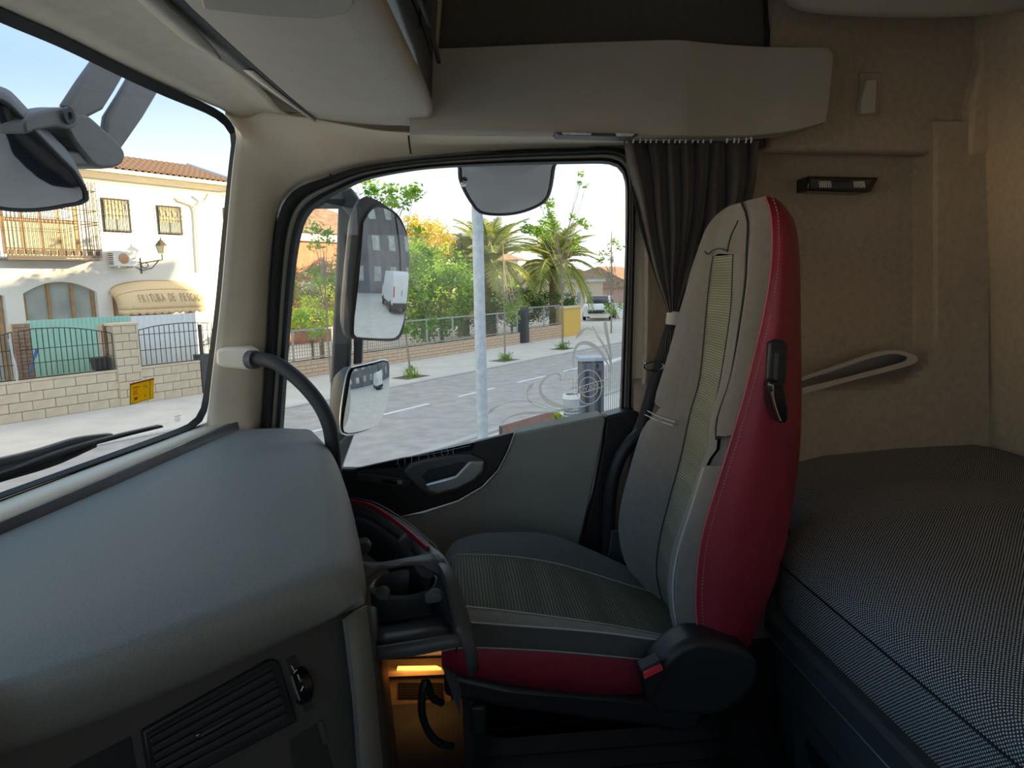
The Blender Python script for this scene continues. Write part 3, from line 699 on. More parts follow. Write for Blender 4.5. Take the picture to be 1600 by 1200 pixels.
bk.tube([S(al - .02, DH - .35, zl - .18), S(al - .12, DH - .2, zl - .36), S(al - .3, DH - .03, zl - .42), S(al - .55, DH - .02, zl - .26), S(al - .3, DH - .02, zl - .2)], .013, 6)
bk.tube([S(al - .25 + .09 * math.cos(t * .7), DH - .1, zl - .29 + .07 * math.sin(t * .7)) for t in range(10)], .012, 6)
bk.tube([S(al - .3, DH, zl - .1), S(al - .3, DH, zl - .5)], .02, 6)
obj('bracket', bk, 'iron', lan)
# awning with lettering
aw = thing('awning', 'rounded beige awning with scalloped edge and lettering over the shop arch', 'awning', S(.7, DH - .5, 1.9))
aa0, aa1 = -.50, 1.80; DEP = .62
def awp(t, k):
    """t along the width, k 0 at the wall .. 1 at the front lip"""
    a = aa0 + (aa1 - aa0) * t; arch = math.sqrt(max(0, 1 - abs(2 * t - 1) ** 2.4))
    th = k * math.pi / 2
    z = 1.95 + (.43 + .28 * arch) * (math.cos(th) * .62 + (1 - k) * .38)
    return S(a, DH - .02 - DEP * math.sin(th) * (.6 + .4 * min(1, arch * 1.6)), z)
cl = MB().loft([[awp(t / 24, k / 10) for k in range(11)] for t in range(25)])
obj('canopy', cl, 'awning', aw, solid=.01)
val = MB(); top_ = []; bot_ = []
for q in range(145):
    t = q / 144; p = awp(t, 1.0); top_.append(p); bot_.append(p - V((0, 0, .09 + .05 * abs(math.sin(math.pi * t * 12)))))
val.loft([top_, bot_]); obj('valance', val, 'awning', aw, solid=.008)
rb = MB()
for k in (.0, .45, 1.0): rb.tube([awp(t / 24, k) + V((0, 0, .006)) for t in range(25)], .008, 5)
obj('rib', rb, 'wood', aw)
tb = MB(); word = 'FRITURA DE PESCADO'
for i, ch in enumerate(word):
    if ch == ' ': continue
    t = .20 + i * .043; p_lo = awp(t, .82); p_hi = awp(t, .50); uxx = (awp(t + .02, .8) - p_lo).normalized(); uyy = (p_hi - p_lo)
    nn = uxx.cross(uyy).normalized()
    text_mb(tb, ch, p_lo + (nn if nn.dot(SM) < 0 else -nn) * .035, uxx * .45, uyy.normalized(), uyy.length * 1.05, .0)
obj('lettering', tb, 'awning_text', aw, solid=.004)

# green sheet fence and white sheet in front of the house
DG = 1.7
def corr(a0, a1, z0, z1, d, pitch=.09):
    n = int((a1 - a0) / pitch * 4); A = []; B = []
    for q in range(n + 1):
        a = a0 + (a1 - a0) * q / n; o = .015 * math.sin(2 * math.pi * a / pitch)
        A.append(S(a, d + o, z0)); B.append(S(a, d + o, z1))
    return MB().loft([A, B])
ga0 = hx(42, 500, DG)[0]; ga1 = hx(203, 500, DG)[0]; gz = hx(100, 498, DG)[2]
tag(obj('corrugated_fence', corr(ga0, ga1, 0, gz, DG), 'mint', solid=.006), 'mint green corrugated sheet fence behind the iron railings', 'fence')
ha1 = hx(305, 498, DG)[0]
tag(obj('sheet_fence', corr(ga1 + .02, ha1, 0, gz - .02, DG + .02, .14), 'sheet_white', solid=.006), 'white sheet fence under the awning beside the green one', 'fence')

# block wall, pillar and railings along the sidewalk
bw = thing('block_wall', 'pale concrete block wall along the sidewalk below the house', 'wall', S(-3, 0, 0))
ZW = .80
wa0, wa1 = -6.2, hx(314, 590, 0)[0]
obj('core', sbox(MB(), wa0, wa1, .02, .19, 0, ZW), 'mortar', bw)
blk = {}
def blocks(parent, a0, a1, d, z0, z1, bl, bh, m, nm='block', gap=.012, dep=.05, jit=.004):
    rows_ = max(1, round((z1 - z0) / bh)); h = (z1 - z0) / rows_
    for j in range(rows_):
        a = a0 - (bl / 2 if j % 2 else 0)
        while a < a1 - .02:
            b0 = max(a, a0); b1 = min(a + bl, a1)
            if b1 - b0 > .04:
                key = (round(b1 - b0, 3), round(h, 3), m)
                if key not in blk:
                    o = obj(nm, MB().box((0, 0, 0), (b1 - b0 - gap, dep, h - gap)), m, parent, flat=True); blk[key] = o.data
                else: o = link(nm, blk[key], None, parent)
                put(o, Matrix.Translation(S(b0 + gap / 2, d + random.uniform(-jit, jit), z0 + j * h + gap / 2)) @ SROT, parent)
            a += bl
blocks(bw, wa0, wa1, -.02, 0.02, ZW - .05, .40, .172, 'block')
obj('coping', sbox(MB(), wa0, wa1, -.03, .2, ZW - .05, ZW), 'block', bw, bevel=.008)
pa0, pa1 = hx(178, 540, 0)[0], hx(216, 540, 0)[0]; pz = hx(197, 508, 0)[2]
pil = thing('block_pillar', 'tall concrete block pillar between the two railings', 'pillar', S(pa0, 0, 0))
obj('core', sbox(MB(), pa0 + .02, pa1 - .02, -.02, .28, ZW, pz), 'mortar', pil)
blocks(pil, pa0, pa1, -.06, ZW - .78, pz, .30, .172, 'block')
obj('cap_stone', sbox(MB(), pa0 - .02, pa1 + .02, -.08, .3, pz, pz + .05), 'block', pil, bevel=.008)
bp0 = hx(22, 540, .35)[0]; bp1 = hx(45, 540, .35)[0]; bpz = hx(30, 506, .35)[2]
bpl = thing('brick_pillar', 'brown brick pillar behind the railing beside the green fence', 'pillar', S(bp0, .4, 0))
obj('core', sbox(MB(), bp0 + .01, bp1 + .05, .37, .6, 0, bpz), 'mortar', bpl)
blocks(bpl, bp0, bp1 + .06, .34, .6, bpz, .22, .075, 'brick_brown', 'brick', .008)
bq0 = hx(163, 540, .35)[0]; bq1 = hx(190, 540, .35)[0]
bpl2 = thing('brick_pillar', 'brown brick pillar behind the block pillar', 'pillar', S(bq0, .4, 0))
obj('core', sbox(MB(), bq0 + .01, bq1, .37, .6, 0, 1.72), 'mortar', bpl2)
blocks(bpl2, bq0, bq1, .34, .6, 1.74, .22, .075, 'brick_brown', 'brick', .008)
def railing(name, label, pts, nbar, zbot, rails, m, post=None):
    """pts: (a, ztop) along the arched top"""
    t = thing(name, label, 'railing', S(pts[0][0], .08, ZW))
    tp = crom(pts, nbar + 1)
    for a, z in tp:
        obj('bar', MB().tube([S(a, .08, zbot), S(a, .08, z)], .009, 5), m, t)
    obj('top_rail', MB().tube([S(a, .08, z) for a, z in crom(pts, 30)], .011, 6), m, t)
    for z in rails:
        pp = [(a, min(z, zz - .01)) for a, zz in tp]; obj('cross_rail', MB().tube([S(a, .08, z_) for a, z_ in pp], .008, 5), m, t)
    return t
def az(px, py): q = hx(px, py, .08); return (q[0], q[2])
railing('railing', 'arched iron railing in front of the green fence', [az(28, 518), az(50, 514), az(66, 513), az(100, 512), az(130, 514), az(160, 518), az(174, 521)], 17, ZW + .03, (1.36, 1.09), 'iron')
railing('railing', 'arched iron railing in front of the white sheet fence', [az(216, 516), az(240, 510), az(270, 506), az(300, 504), az(330, 505)], 15, ZW + .02, (1.48, 1.14), 'iron')
railing('railing', 'iron railing at the far end of the block wall by the brick pillar', [az(-60, 536), az(-20, 530), az(18, 519)], 12, ZW + .03, (1.36, 1.09), 'iron')
gp = az(26, 590)
tag(obj('drain_pipe', MB().tube([S(*hx(15, 530, .02)), S(*hx(19, 552, .02)), S(*hx(26, 580, .02)), S(*hx(27, 596, .02))], .022, 8), 'galv'), 'grey pipe running down beside the brick pillar', 'pipe')
sp = thing('hand_spade', 'blue handled tool leaning on the block wall behind the railing', 'tool', S(*hx(47, 590, .2)))
obj('shaft', MB().tube([S(*hx(45, 588, .2)), S(*hx(54, 558, .2))], .016, 8), 'blue_paint', sp)
obj('grip', MB().tube([S(*hx(54, 558, .2)), S(*hx(58, 546, .2))], .03, 8), 'blue_paint', sp)
pt0 = hx(144, 560, .25); pt1 = hx(170, 576, .25)
pot = thing('plant_trough', 'dark square trough standing on the block wall by the pillar', 'trough', S(pt0[0], .25, pt1[2]))
obj('body', MB().prism([S(pt0[0] + .02, .14, ZW), S(pt1[0] - .02, .14, ZW), S(pt1[0] + .01, .14, ZW + .26), S(pt0[0] - .01, .14, ZW + .26)], SM * .22), 'rubber', pot, bevel=.01)
obj('handle', MB().tube([S(pt1[0] - .06, .2, ZW + .25), S(pt1[0] - .02, .2, ZW + .33), S(pt1[0], .2, ZW + .34)], .008, 5), 'rubber', pot)
# grey gate post and bin at the right end
gp0 = hx(314, 540, .1)[0]
tag(obj('gate_post', sbox(MB(), gp0 - .03, gp0 + .03, .05, .11, 0, 1.62), 'ext_grey', bevel=.006), 'dark steel gate post at the end of the block wall', 'post')
tag(obj('meter_box', sbox(MB(), wa1 + .03, wa1 + .42, .0, .3, 0, .92), 'ext_grey', bevel=.01), 'dark grey meter cabinet at the end of the block wall', 'cabinet')

for k, (a0, a1, h_, lbl) in enumerate(((-33, -23, 7.4, 'unseen white row house added next to the tiled house to bounce warm light'), (-45, -33.6, 8.6, 'taller unseen cream row house added farther ahead to bounce warm light'), (-60, -45.6, 8.0, 'last unseen white row house ahead, added to bounce warm light'))):  # out-of-view sunlit facades added to bounce warm light through the windscreen
    t = thing('bounce_row_house', lbl, 'house', S((a0 + a1) / 2, 6, 0))
    obj('wall', sbox(MB(), a0, a1, DH, DH + 9, 0, h_), 'stucco' if k != 1 else 'facade_cream', t, flat=True)
    obj('roof', MB().prism([S(a0 - .3, DH - .4, h_), S(a0 - .3, DH + 4.5, h_ + 1.5), S(a0 - .3, DH + 9.4, h_)], SS * (a1 - a0 + .6)), 'roof_tile', t, flat=True)
    for j in range(2):
        for q in range(3):
            a = a0 + 1.4 + q * (a1 - a0 - 2) / 3; f_ = obj('window', sbox(MB(), a, a + 1.2, DH - .04, DH, 1.1 + j * 3, 2.5 + j * 3), 'wood', t, flat=True); obj('window_pane', sbox(MB(), a + .1, a + 1.1, DH - .06, DH - .04, 1.2 + j * 3, 2.4 + j * 3), 'pane', f_, flat=True)

# ------------------------------------------------------------------ park side
PW = .46
pw = thing('park_wall', 'long low wall of sandy blocks under the park fence', 'wall', S(7, 0, 0))
pa_, pb_, pc_, pd_ = 1.25, 13.55, 14.25, 17.0
obj('core', sbox(sbox(MB(), pa_, pb_, .02, .2, 0, PW), pc_, pd_, .02, .2, 0, PW + .12), 'mortar', pw)
blocks(pw, pa_, pb_, -.02, .02, PW - .03, .42, .11, 'park_block')
blocks(pw, pc_, pd_, -.02, .02, PW + .09, .42, .11, 'park_block')
obj('coping', sbox(sbox(MB(), pa_, pb_, -.03, .21, PW - .03, PW), pc_, pd_, -.03, .21, PW + .09, PW + .12), 'park_block', pw)
pf = thing('park_fence', 'grey steel frame fence with mesh panels on the park wall', 'fence', S(7, .1, PW))
aa = [1.3 + 1.36 * k for k in range(10)]
post_me = None
for a in aa + [14.3, 15.6, 16.9]:
    if post_me is None: o = obj('post', MB().box((-.022, -.022, 0), (.022, .022, .86)), 'fence_metal', pf, flat=True); post_me = o.data
    else: o = link('post', post_me, None, pf)
    put(o, Matrix.Translation(S(a, .1, PW + (.12 if a > 14 else 0))) @ SROT, pf)
def wiremesh(a0, a1, z0, z1):
    mb = MB(); n = int((a1 - a0) / .085)
    for q in range(1, n): a = a0 + (a1 - a0) * q / n; sbox(mb, a - .004, a + .004, .096, .104, z0, z1)
    m = int((z1 - z0) / .085)
    for q in range(1, m): z = z0 + (z1 - z0) * q / m; sbox(mb, a0, a1, .096, .104, z - .004, z + .004)
    return mb
pairs = list(zip(aa, aa[1:])) + [(14.3, 15.6), (15.6, 16.9)]
for (a, b) in pairs:
    dz = .12 if a > 14 else 0
    fp = obj('panel_frame', sbox(sbox(MB(), a + .03, b - .03, .085, .115, PW + .04 + dz, PW + .075 + dz), a + .03, b - .03, .085, .115, PW + .80 + dz, PW + .845 + dz), 'fence_metal', pf, flat=True)
    obj('wire_mesh', wiremesh(a + .03, b - .03, PW + .07 + dz, PW + .80 + dz), 'mesh_dark', fp, flat=True)
gate = thing('park_gate', 'narrow dark gateway post in the park wall', 'gate', S(13.9, 0, 0))
obj('post', sbox(MB(), 13.98, 14.22, -.02, .25, 0, 1.45), 'ext_grey', gate, bevel=.01)
obj('leaf', sbox(MB(), 13.58, 13.96, .12, .17, .05, 1.35), 'dark', gate)
yp = thing('ochre_pillar', 'ochre yellow rendered wall pillar at the end of the park wall', 'pillar', S(18.3, 0, 0))
obj('shaft', sbox(MB(), 17.05, 18.6, -.05, .35, 0, 1.25), 'ochre', yp, bevel=.01)
obj('cap', sbox(MB(), 17.0, 18.65, -.1, .4, 1.25, 1.33), 'facade_cream', yp, bevel=.01)

def leafcloud(mb, c, rad, n, size, rng, clump=None, droop=.0):
    c = V(c); cl_ = []
    k = clump or max(6, n // 60)
    for _ in range(k):
        while True:
            p = V((rng.uniform(-1, 1), rng.uniform(-1, 1), rng.uniform(-1, 1)))
            if p.length < 1: break
        p = p.normalized() * (p.length ** .6)
        cl_.append(V((p.x * rad[0], p.y * rad[1], p.z * rad[2])))
    for _ in range(n):
        b = rng.choice(cl_); p = c + b + V((rng.gauss(0, 1), rng.gauss(0, 1), rng.gauss(0, .8))) * (min(rad) * .16 + .03)
        u_ = V((rng.gauss(0, 1), rng.gauss(0, 1), rng.gauss(0, .6) - droop)).normalized(); w_ = u_.cross(V((rng.gauss(0, 1), rng.gauss(0, 1), rng.gauss(0, 1)))).normalized()
        s_ = size * rng.uniform(.6, 1.3)
        mb.add([p - u_ * s_ * .5, p + w_ * s_ * .22, p + u_ * s_ * .5, p - w_ * s_ * .22], [(0, 1, 2, 3)])
    return cl_
def tree(name, label, cat, base, h, crowns, m, trunk_r=.05, seed=1, leaf=.11, group=None, lean=(0, 0), bark='bark'):
    rng = random.Random(seed); t = thing(name, label, cat, base, group)
    top = V(base) + V((lean[0], lean[1], h)); tk = MB(); mid = V(base).lerp(top, .5) + V((rng.uniform(-.05, .05), rng.uniform(-.05, .05), 0))
    tk.tube([V(base), mid, top], [trunk_r, trunk_r * .75, trunk_r * .4], 7)
    lf_ = MB()
    for (c, rad, n) in crowns:
        for b in leafcloud(lf_, c, rad, n, leaf, rng)[:10]:
            st = V(base).lerp(top, rng.uniform(.45, 1)); tk.tube([st, (st + V(c) + b) / 2 + V((0, 0, .05)), V(c) + b], [min(.016, trunk_r * .3), .008, .005], 5)
    obj('trunk', tk, bark, t); obj('foliage', lf_, m, t, flat=True); return t
def sg(px, py, d): return sAt(px, py, d)
def cr(px, py, d, rpx, rpy, n):
    c = sAt(px, py, d); dist = (c - CC).dot(CF); return (c, (rpx / F_PX * dist, rpx / F_PX * dist, rpy / F_PX * dist), n)
def gbase(px, d): q = sAt(px, 500, d); return V((q.x, q.y, 0))
tree('broadleaf_tree', 'bright green broadleaf tree behind the park fence beside the lamp post', 'tree', gbase(690, 2.0), 2.4, [cr(675, 470, 2.0, 52, 62, 5200), cr(635, 440, 2.2, 48, 64, 4200), cr(715, 445, 2.4, 28, 50, 1600), cr(590, 430, 2.4, 40, 70, 2600), cr(660, 420, 3.0, 60, 40, 3000)], 'leaf_green', .07, 3, leaf=.16)
tree('yellow_tree', 'yellow blossoming tree behind the green broadleaf tree', 'tree', gbase(668, 4.0), 3.4, [cr(668, 380, 4, 36, 32, 3600), cr(645, 355, 4, 20, 18, 800)], 'leaf_yellow', .08, 4)
tree('lime_shrub', 'lime green shrub behind the fence left of the wing mirror', 'shrub', gbase(485, 1.6), 1.2, [cr(480, 500, 1.6, 40, 18, 2600), cr(505, 470, 1.8, 34, 24, 900)], 'leaf_lime', .05, 5, leaf=.09)
tree('olive_tree', 'grey green olive tree behind the wing mirror', 'tree', gbase(500, 3.6), 2.6, [cr(492, 450, 3.6, 44, 36, 3200), cr(560, 420, 3.6, 45, 60, 2500)], 'leaf_olive', .08, 6)
tree('dark_hedge', 'dark evergreen hedge behind the park fence below the palms', 'hedge', gbase(800, 1.8), 1.0, [cr(745, 478, 1.8, 45, 32, 4200), cr(810, 478, 1.8, 42, 28, 4200), cr(866, 476, 1.8, 34, 20, 2400)], 'leaf_dark', .06, 7, leaf=.10)
tree('street_tree', 'slim street tree with drooping bright leaves left of the wing mirror', 'tree', gbase(512, -1.4), 3.3, [cr(500, 372, -1.4, 24, 22, 170), cr(505, 440, -1.4, 22, 40, 200), cr(490, 505, -1.4, 22, 24, 110)], 'leaf_green', .03, 8, leaf=.13, bark='twig')
T2 = atZ(642, 589, .02)
tree('street_tree', 'slim street tree with drooping bright leaves beside the wing mirror', 'tree', T2, 4.4, [(T2 + V((-.1, 0, 4.95)), (.85, .85, .5), 420), (T2 + V((-.9, 0, 4.9)), (.6, .6, .4), 200), (T2 + V((.25, 0, 3.3)), (.5, .5, .5), 220), (T2 + V((.2, 0, 1.35)), (.5, .5, .25), 180), (T2 + V((-.1, 0, 2.3)), (.55, .5, .5), 200)], 'leaf_green', .03, 9, leaf=.15, lean=(-.3, -.3), bark='twig')
T3 = atZ(789, 563, .02)
tree('street_tree', 'bare stemmed street tree standing just behind the lamp post', 'tree', T3, 3.6, [(T3 + V((.1, 0, 2.0)), (.5, .5, .5), 160), (T3 + V((.2, 0, 1.4)), (.35, .35, .25), 90)], 'leaf_green', .03, 10, leaf=.13, bark='twig')
T4 = atZ(879, 545, .02)
tree('street_tree', 'tall wispy street tree reaching up before the second palm', 'tree', T4, 3.4, [(T4 + V((-.75, 0, 4.4)), (.5, .5, 1.0), 520), (T4 + V((-.7, 0, 5.7)), (.28, .28, .7), 160), (T4 + V((.6, 0, 4.2)), (.28, .28, .8), 130), (T4 + V((.75, 0, 5.8)), (.16, .16, .6), 50)], 'leaf_green', .035, 11, leaf=.17, bark='twig')
T5 = CC + ray(955, 520) * 32; T5.z = .02
tree('street_tree', 'leafy street tree by the far end of the sidewalk', 'tree', T5, 4.6, [(CC + ray(962, 385) * 32, (.35, .35, .35), 60), (CC + ray(944, 402) * 32, (.4, .4, .35), 70), (CC + ray(955, 470) * 33, (.5, .5, .6), 160)], 'leaf_green', .04, 12, leaf=.17, bark='twig')
# weeds at the tree pits
for k, (p, lbl) in enumerate(((T2, 'small weed tuft around the stem of the tree beside the wing mirror'), (T3, 'weed tuft in the tree pit behind the lamp post'), (T4, 'low weed tuft in the tree pit before the second palm'))):
    rng = random.Random(40 + k); mb = MB()
    pit = tag(obj('tree_pit', sbox(MB(), sloc(p)[0] - .45, sloc(p)[0] + .45, sloc(p)[1] - .3, sloc(p)[1] + .3, .018, .024), 'bark', flat=True), ['earth pit around the tree beside the wing mirror', 'earth pit around the stem behind the lamp post', 'earth pit around the tree before the second palm'][k], 'tree pit')
    for _ in range(60):
        a = rng.uniform(0, 6.28); b = p + V((math.cos(a), math.sin(a), 0)) * rng.uniform(.05, .22); tp_ = b + V((rng.gauss(0, .08), rng.gauss(0, .08), rng.uniform(.08, .3)))
        sd = V((-math.sin(a), math.cos(a), 0)) * .02; mb.add([b - sd, b + sd, tp_], [(0, 1, 2)])
    leafcloud(mb, p + V((0, 0, .16)), (.2, .2, .12), 80, .07, rng)
    tag(obj('weed_tuft', mb, 'leaf_green', flat=True), lbl, 'weed')
# palms
def frond_mesh(L, seed, droop):
    rng = random.Random(seed); mb = MB(); P = []
    for q in range(15):
        t = q / 14; P.append(V((L * t * (1 - .25 * droop * t), 0, L * (.35 * t - (.25 + .85 * droop) * t ** 2.2))))
    mb.tube(P, [.03 * (1 - .85 * q / 14) for q in range(15)], 4)
    for q in range(2, 45):
        t = q / 45; i = min(13, int(t * 14)); p = P[i].lerp(P[i + 1], t * 14 - i); tg = (P[min(14, i + 1)] - P[i]).normalized()
        ll_ = L * .22 * math.sin(math.pi * (.12 + .85 * t)) ** .6
        for sg_ in (-1, 1):
            dr = (tg * .75 + V((0, sg_ * .8, 0)) + V((0, 0, rng.uniform(-.25, .12)))).normalized(); e = p + dr * ll_ + V((0, 0, -.10 * ll_)); k = tg * .011
            mb.add([p - k, p + k, p.lerp(e, .6) + k * .9, e, p.lerp(e, .6) - k * .9], [(0, 1, 2, 3, 4)])
    return mb
fr_me = []
def palm(label, px, py, d, L, n, seed):
    c = sAt(px, py, d); rng = random.Random(seed); t = thing('date_palm', label, 'palm', (c.x, c.y, 0))
    tk = MB(); tk.lathe((c.x, c.y, 0), [(.34, 0)] + [(.27 + .03 * (q % 2), c.z * (q + .5) / 16) for q in range(16)] + [(.30, c.z)], 12); obj('trunk', tk, 'bark', t)
    dm = MB(); leafcloud(dm, c + V((.1, -.15, -.12)), (.25, .25, .3), 160, .13, rng, 6); obj('date_cluster', dm, 'date_orange', t, flat=True)
    for k in range(n):
        if len(fr_me) < 5:
            o = obj('frond', frond_mesh(1.0, 60 + len(fr_me), [.35, .5, .65, .8, .4][len(fr_me)]), 'frond', t, flat=True); fr_me.append(o.data)
        el_ = (k % 5); o = o if False else link('frond', fr_me[el_ % len(fr_me)], None, t)
        pit = [R(-62), R(-35), R(-12), R(10), R(-48)][el_] + rng.uniform(-.12, .12)
        put(o, Matrix.Translation(c) @ Matrix.Rotation(k * 2.399 + rng.uniform(-.2, .2), 4, 'Z') @ Matrix.Rotation(pit, 4, 'Y') @ Matrix.Scale(L * rng.uniform(.85, 1.15), 4), t)
    return t
palm('stout date palm just right of the lamp post', 764, 415, 3.2, 2.7, 45, 1)
palm('date palm with orange fruit farther from the lamp post', 866, 420, 3.2, 3.0, 45, 2)
palm('third date palm standing left of the lamp post behind the shrubs', 722, 425, 5.0, 2.4, 25, 3)
# remove the template fronds that were created untransformed
for o in [o for o in list(bpy.data.objects) if o.name.startswith('frond') and o.matrix_basis == Matrix.Identity(4)]: bpy.data.objects.remove(o)
# buildings beyond the park
def building(name, label, a0, a1, d0, d1, zw, rh, wm, rm, wins=(), wz=(1.2, 2.3)):
    t = thing(name, label, 'building', S((a0 + a1) / 2, d0, 0))
    obj('wall', sbox(MB(), a0, a1, d0, d1, 0, zw), wm, t, flat=True)
    dm_ = (d0 + d1) / 2; o_ = .35
    obj('roof', MB().add([S(a0 - o_, d0 - o_, zw), S(a1 + o_, d0 - o_, zw), S(a1 + o_, d1 + o_, zw), S(a0 - o_, d1 + o_, zw), S(a0 + (d1 - d0) * .3, dm_, zw + rh), S(a1 - (d1 - d0) * .3, dm_, zw + rh)], [(0, 1, 5, 4), (1, 2, 5), (2, 3, 4, 5), (3, 0, 4), (0, 3, 2, 1)]), rm, t, flat=True)
    obj('cornice', sbox(MB(), a0 - .2, a1 + .2, d0 - .2, d0 + .1, zw - .35, zw), 'stucco', t, flat=True)
    for (a, z) in wins:
        wq = obj('window', sbox(MB(), a, a + .9, d0 - .05, d0, z, z + 1.2), 'white', t, flat=True); obj('pane', sbox(MB(), a + .08, a + .82, d0 - .07, d0 - .05, z + .08, z + 1.12), 'pane', wq, flat=True)
    return t
q0 = atD(455, 370, 9); q1 = atD(545, 370, 9); zw_ = atD(500, 365, 9)[2]
building('brick_house', 'red brick house with orange tiled roof behind the olive tree', q0[0] - 1, q1[0] + 3, 9, 17, zw_, 2.0, 'brick_red', 'roof_tile', [(q0[0] + .3, 1.4), (q0[0] + 2.2, 1.4), (q0[0] + 4, 1.4)])
def far(px, py, t): return sloc(CC + ray(px, py) * t)
q2 = far(690, 388, 42)
building('tiled_house', 'house with orange tiled roof behind the palms', q2[0] - 6, q2[0] + 9, q2[1], q2[1] + 9, q2[2] - .6, 1.9, 'facade_cream', 'roof_tile', [(q2[0] - 4 + 2.5 * k, 2.2) for k in range(5)])
q3 = far(942, 450, 75)
building('pink_house', 'distant pink house with dark red roof at the end of the street', q3[0], q3[0] + 14, q3[1] - 4, q3[1] + 9, q3[2], 2.4, 'facade_pink', 'roof_tile', [(q3[0] + 1 + 2.2 * k, q3[2] - 2.6) for k in range(5)])
q4 = far(880, 435, 62)
building('cream_house', 'distant cream house left of the pink house', q4[0] - 3, q4[0] + 8, q4[1], q4[1] + 9, q4[2], 1.8, 'facade_cream', 'roof_tile', [(q4[0] - 2 + 2.2 * k, q4[2] - 2.4) for k in range(4)])
tree('far_hedge', 'lime green hedge at the far end of the street', 'hedge', S(*far(962, 520, 44)[:2], 0), .6, [(CC + ray(962, 505) * 44, (.7, .7, .55), 500)], 'leaf_lime', .05, 21, leaf=.16)
# parked car far down the street
def car(base, rot):
    t = thing('parked_car', 'white parked car at the far end of the sidewalk', 'car', base); M_ = Matrix.Translation(V(base)) @ SROT @ Matrix.Rotation(rot, 4, 'Z')
    T_ = lambda pts: [M_ @ V(p) for p in pts]
    side = [(-2, .25), (-2.05, .7), (-1.9, .95), (-1.35, 1.02), (-.75, 1.45), (.9, 1.45), (1.6, 1.0), (2.0, .9), (2.05, .5), (2, .25)]
    b = obj('body', MB().prism(T_([(x, -.82, z) for x, z in side]), (M_.to_3x3() @ V((0, 1.64, 0)))), 'white', t, bevel=.06, seg=3)
    obj('windscreen', MB().add(T_([(-1.36, -.7, 1.0), (-1.36, .7, 1.0), (-.79, .6, 1.46), (-.79, -.6, 1.46)]), [(0, 1, 2, 3)]), 'gloss_black', t, solid=.03)
    obj('side_glass', MB().add(T_([(-1.1, -.83, 1.03), (1.3, -.83, 1.03), (.8, -.83, 1.38), (-.7, -.83, 1.38)]), [(0, 1, 2, 3)]), 'gloss_black', t, solid=.02)
    obj('grille', MB().add(T_([(-2.08, -.5, .45), (-2.08, .5, .45), (-2.07, .5, .65), (-2.07, -.5, .65)]), [(0, 1, 2, 3)]), 'gloss_black', t, solid=.02)
    for sgn in (-1, 1): obj('headlamp', MB().lathe(M_ @ V((-2.03, sgn * .62, .72)), [(0, .03), (.12, .03), (.14, 0)], 12, M_.to_3x3() @ V((-1, 0, 0))), 'lens', t)
    for x in (-1.3, 1.3):
        for y in (-.8, .8): obj('wheel', MB().lathe(M_ @ V((x, y, .31)), [(0, -.1), (.2, -.1), (.31, -.08), (.31, .08), (.2, .1), (0, .1)], 18, M_.to_3x3() @ V((0, 1, 0))), 'rubber', t)
CP = CC + ray(936, 518) * 44; CP.z = 0
car(CP, R(22))

# ------------------------------------------------------------------ near street furniture
lp0 = atZ(757, 800, 0)
post = thing('lamp_post', 'galvanised steel lamp post close outside the passenger window', 'lamp post', (lp0.x, lp0.y, 0))
obj('pole', MB().tube([lp0, lp0 + V((0, 0, 3)), lp0 + V((0, 0, 6.5))], [.062, .058, .05], 16), 'galv', post)
obj('base_plate', MB().lathe(lp0, [(0, .02), (.15, .02), (.15, 0), (0, 0)], 16), 'galv', post)
lh = lp0 + V((0, 0, 6.5)); obj('lamp_arm', MB().tube([lh, lh + V((0, .2, .3)), lh + V((0, .9, .4))], .035, 8), 'galv', post)
obj('lamp_head', MB().box((lh.x - .12, lh.y + .8, lh.z + .34), (lh.x + .12, lh.y + 1.4, lh.z + .46)), 'galv', post, bevel=.03)
YB = 10.2
def pY(px, py, Y=YB): return atY(px, py, Y)
cb = pY(922, 640)
bn = thing('recycling_column', 'pair of tall grey recycling columns with square caps on the near sidewalk', 'bin', (cb.x, YB, 0))
for (x0, x1, yy, nm) in ((905, 924, YB, 'column'), (926, 941, YB + .38, 'column')):
    a = pY(x0, 600, yy).x; b = pY(x1, 600, yy).x; zt_ = pY(915, 563, yy).z
    cl_ = obj(nm, MB().box((a, yy - .16, 0), (b, yy + .16, zt_)), 'bin_grey', bn, bevel=.04, seg=3)
    obj('cap', MB().box((a - .03, yy - .19, zt_), (b + .03, yy + .19, zt_ + .06)), 'bin_light', cl_, bevel=.012)
    obj('groove', MB().box((a + (b - a) * .32, yy - .168, .1), (a + (b - a) * .62, yy - .158, zt_ - .15)), 'van_dark', cl_)
    obj('slot', MB().box((a + .06, yy - .17, zt_ - .10), (b - .12, yy - .158, zt_ - .05)), 'dark', cl_)
lb = pY(893, 640, 9.6); rr = .112
lt = thing('litter_bin', 'small round perforated litter bin before the recycling columns', 'bin', (lb.x, 9.6, 0)); zt_ = pY(893, 617, 9.6).z
obj('drum', MB().lathe((lb.x, 9.6, .25), [(0, 0), (rr, 0), (rr, zt_ - .25), (rr - .01, zt_ - .25), (rr - .01, .02)], 24), 'bin_light', lt)
obj('rim', MB().lathe((lb.x, 9.6, zt_ - .05), [(rr, 0), (rr + .012, .0), (rr + .012, .06), (rr - .02, .06)], 24), 'white', lt)
hm = MB()
for q in range(24):
    for j in range(9):
        an = 2 * math.pi * (q + .5 * (j % 2)) / 24; c_ = V((lb.x + (rr + .001) * math.cos(an), 9.6 + (rr + .001) * math.sin(an), .32 + j * (zt_ - .45) / 9)); u_ = V((-math.sin(an), math.cos(an), 0)) * .010; k_ = V((0, 0, .016))
        hm.add([c_ - u_, c_ - k_, c_ + u_, c_ + k_], [(0, 1, 2, 3)])
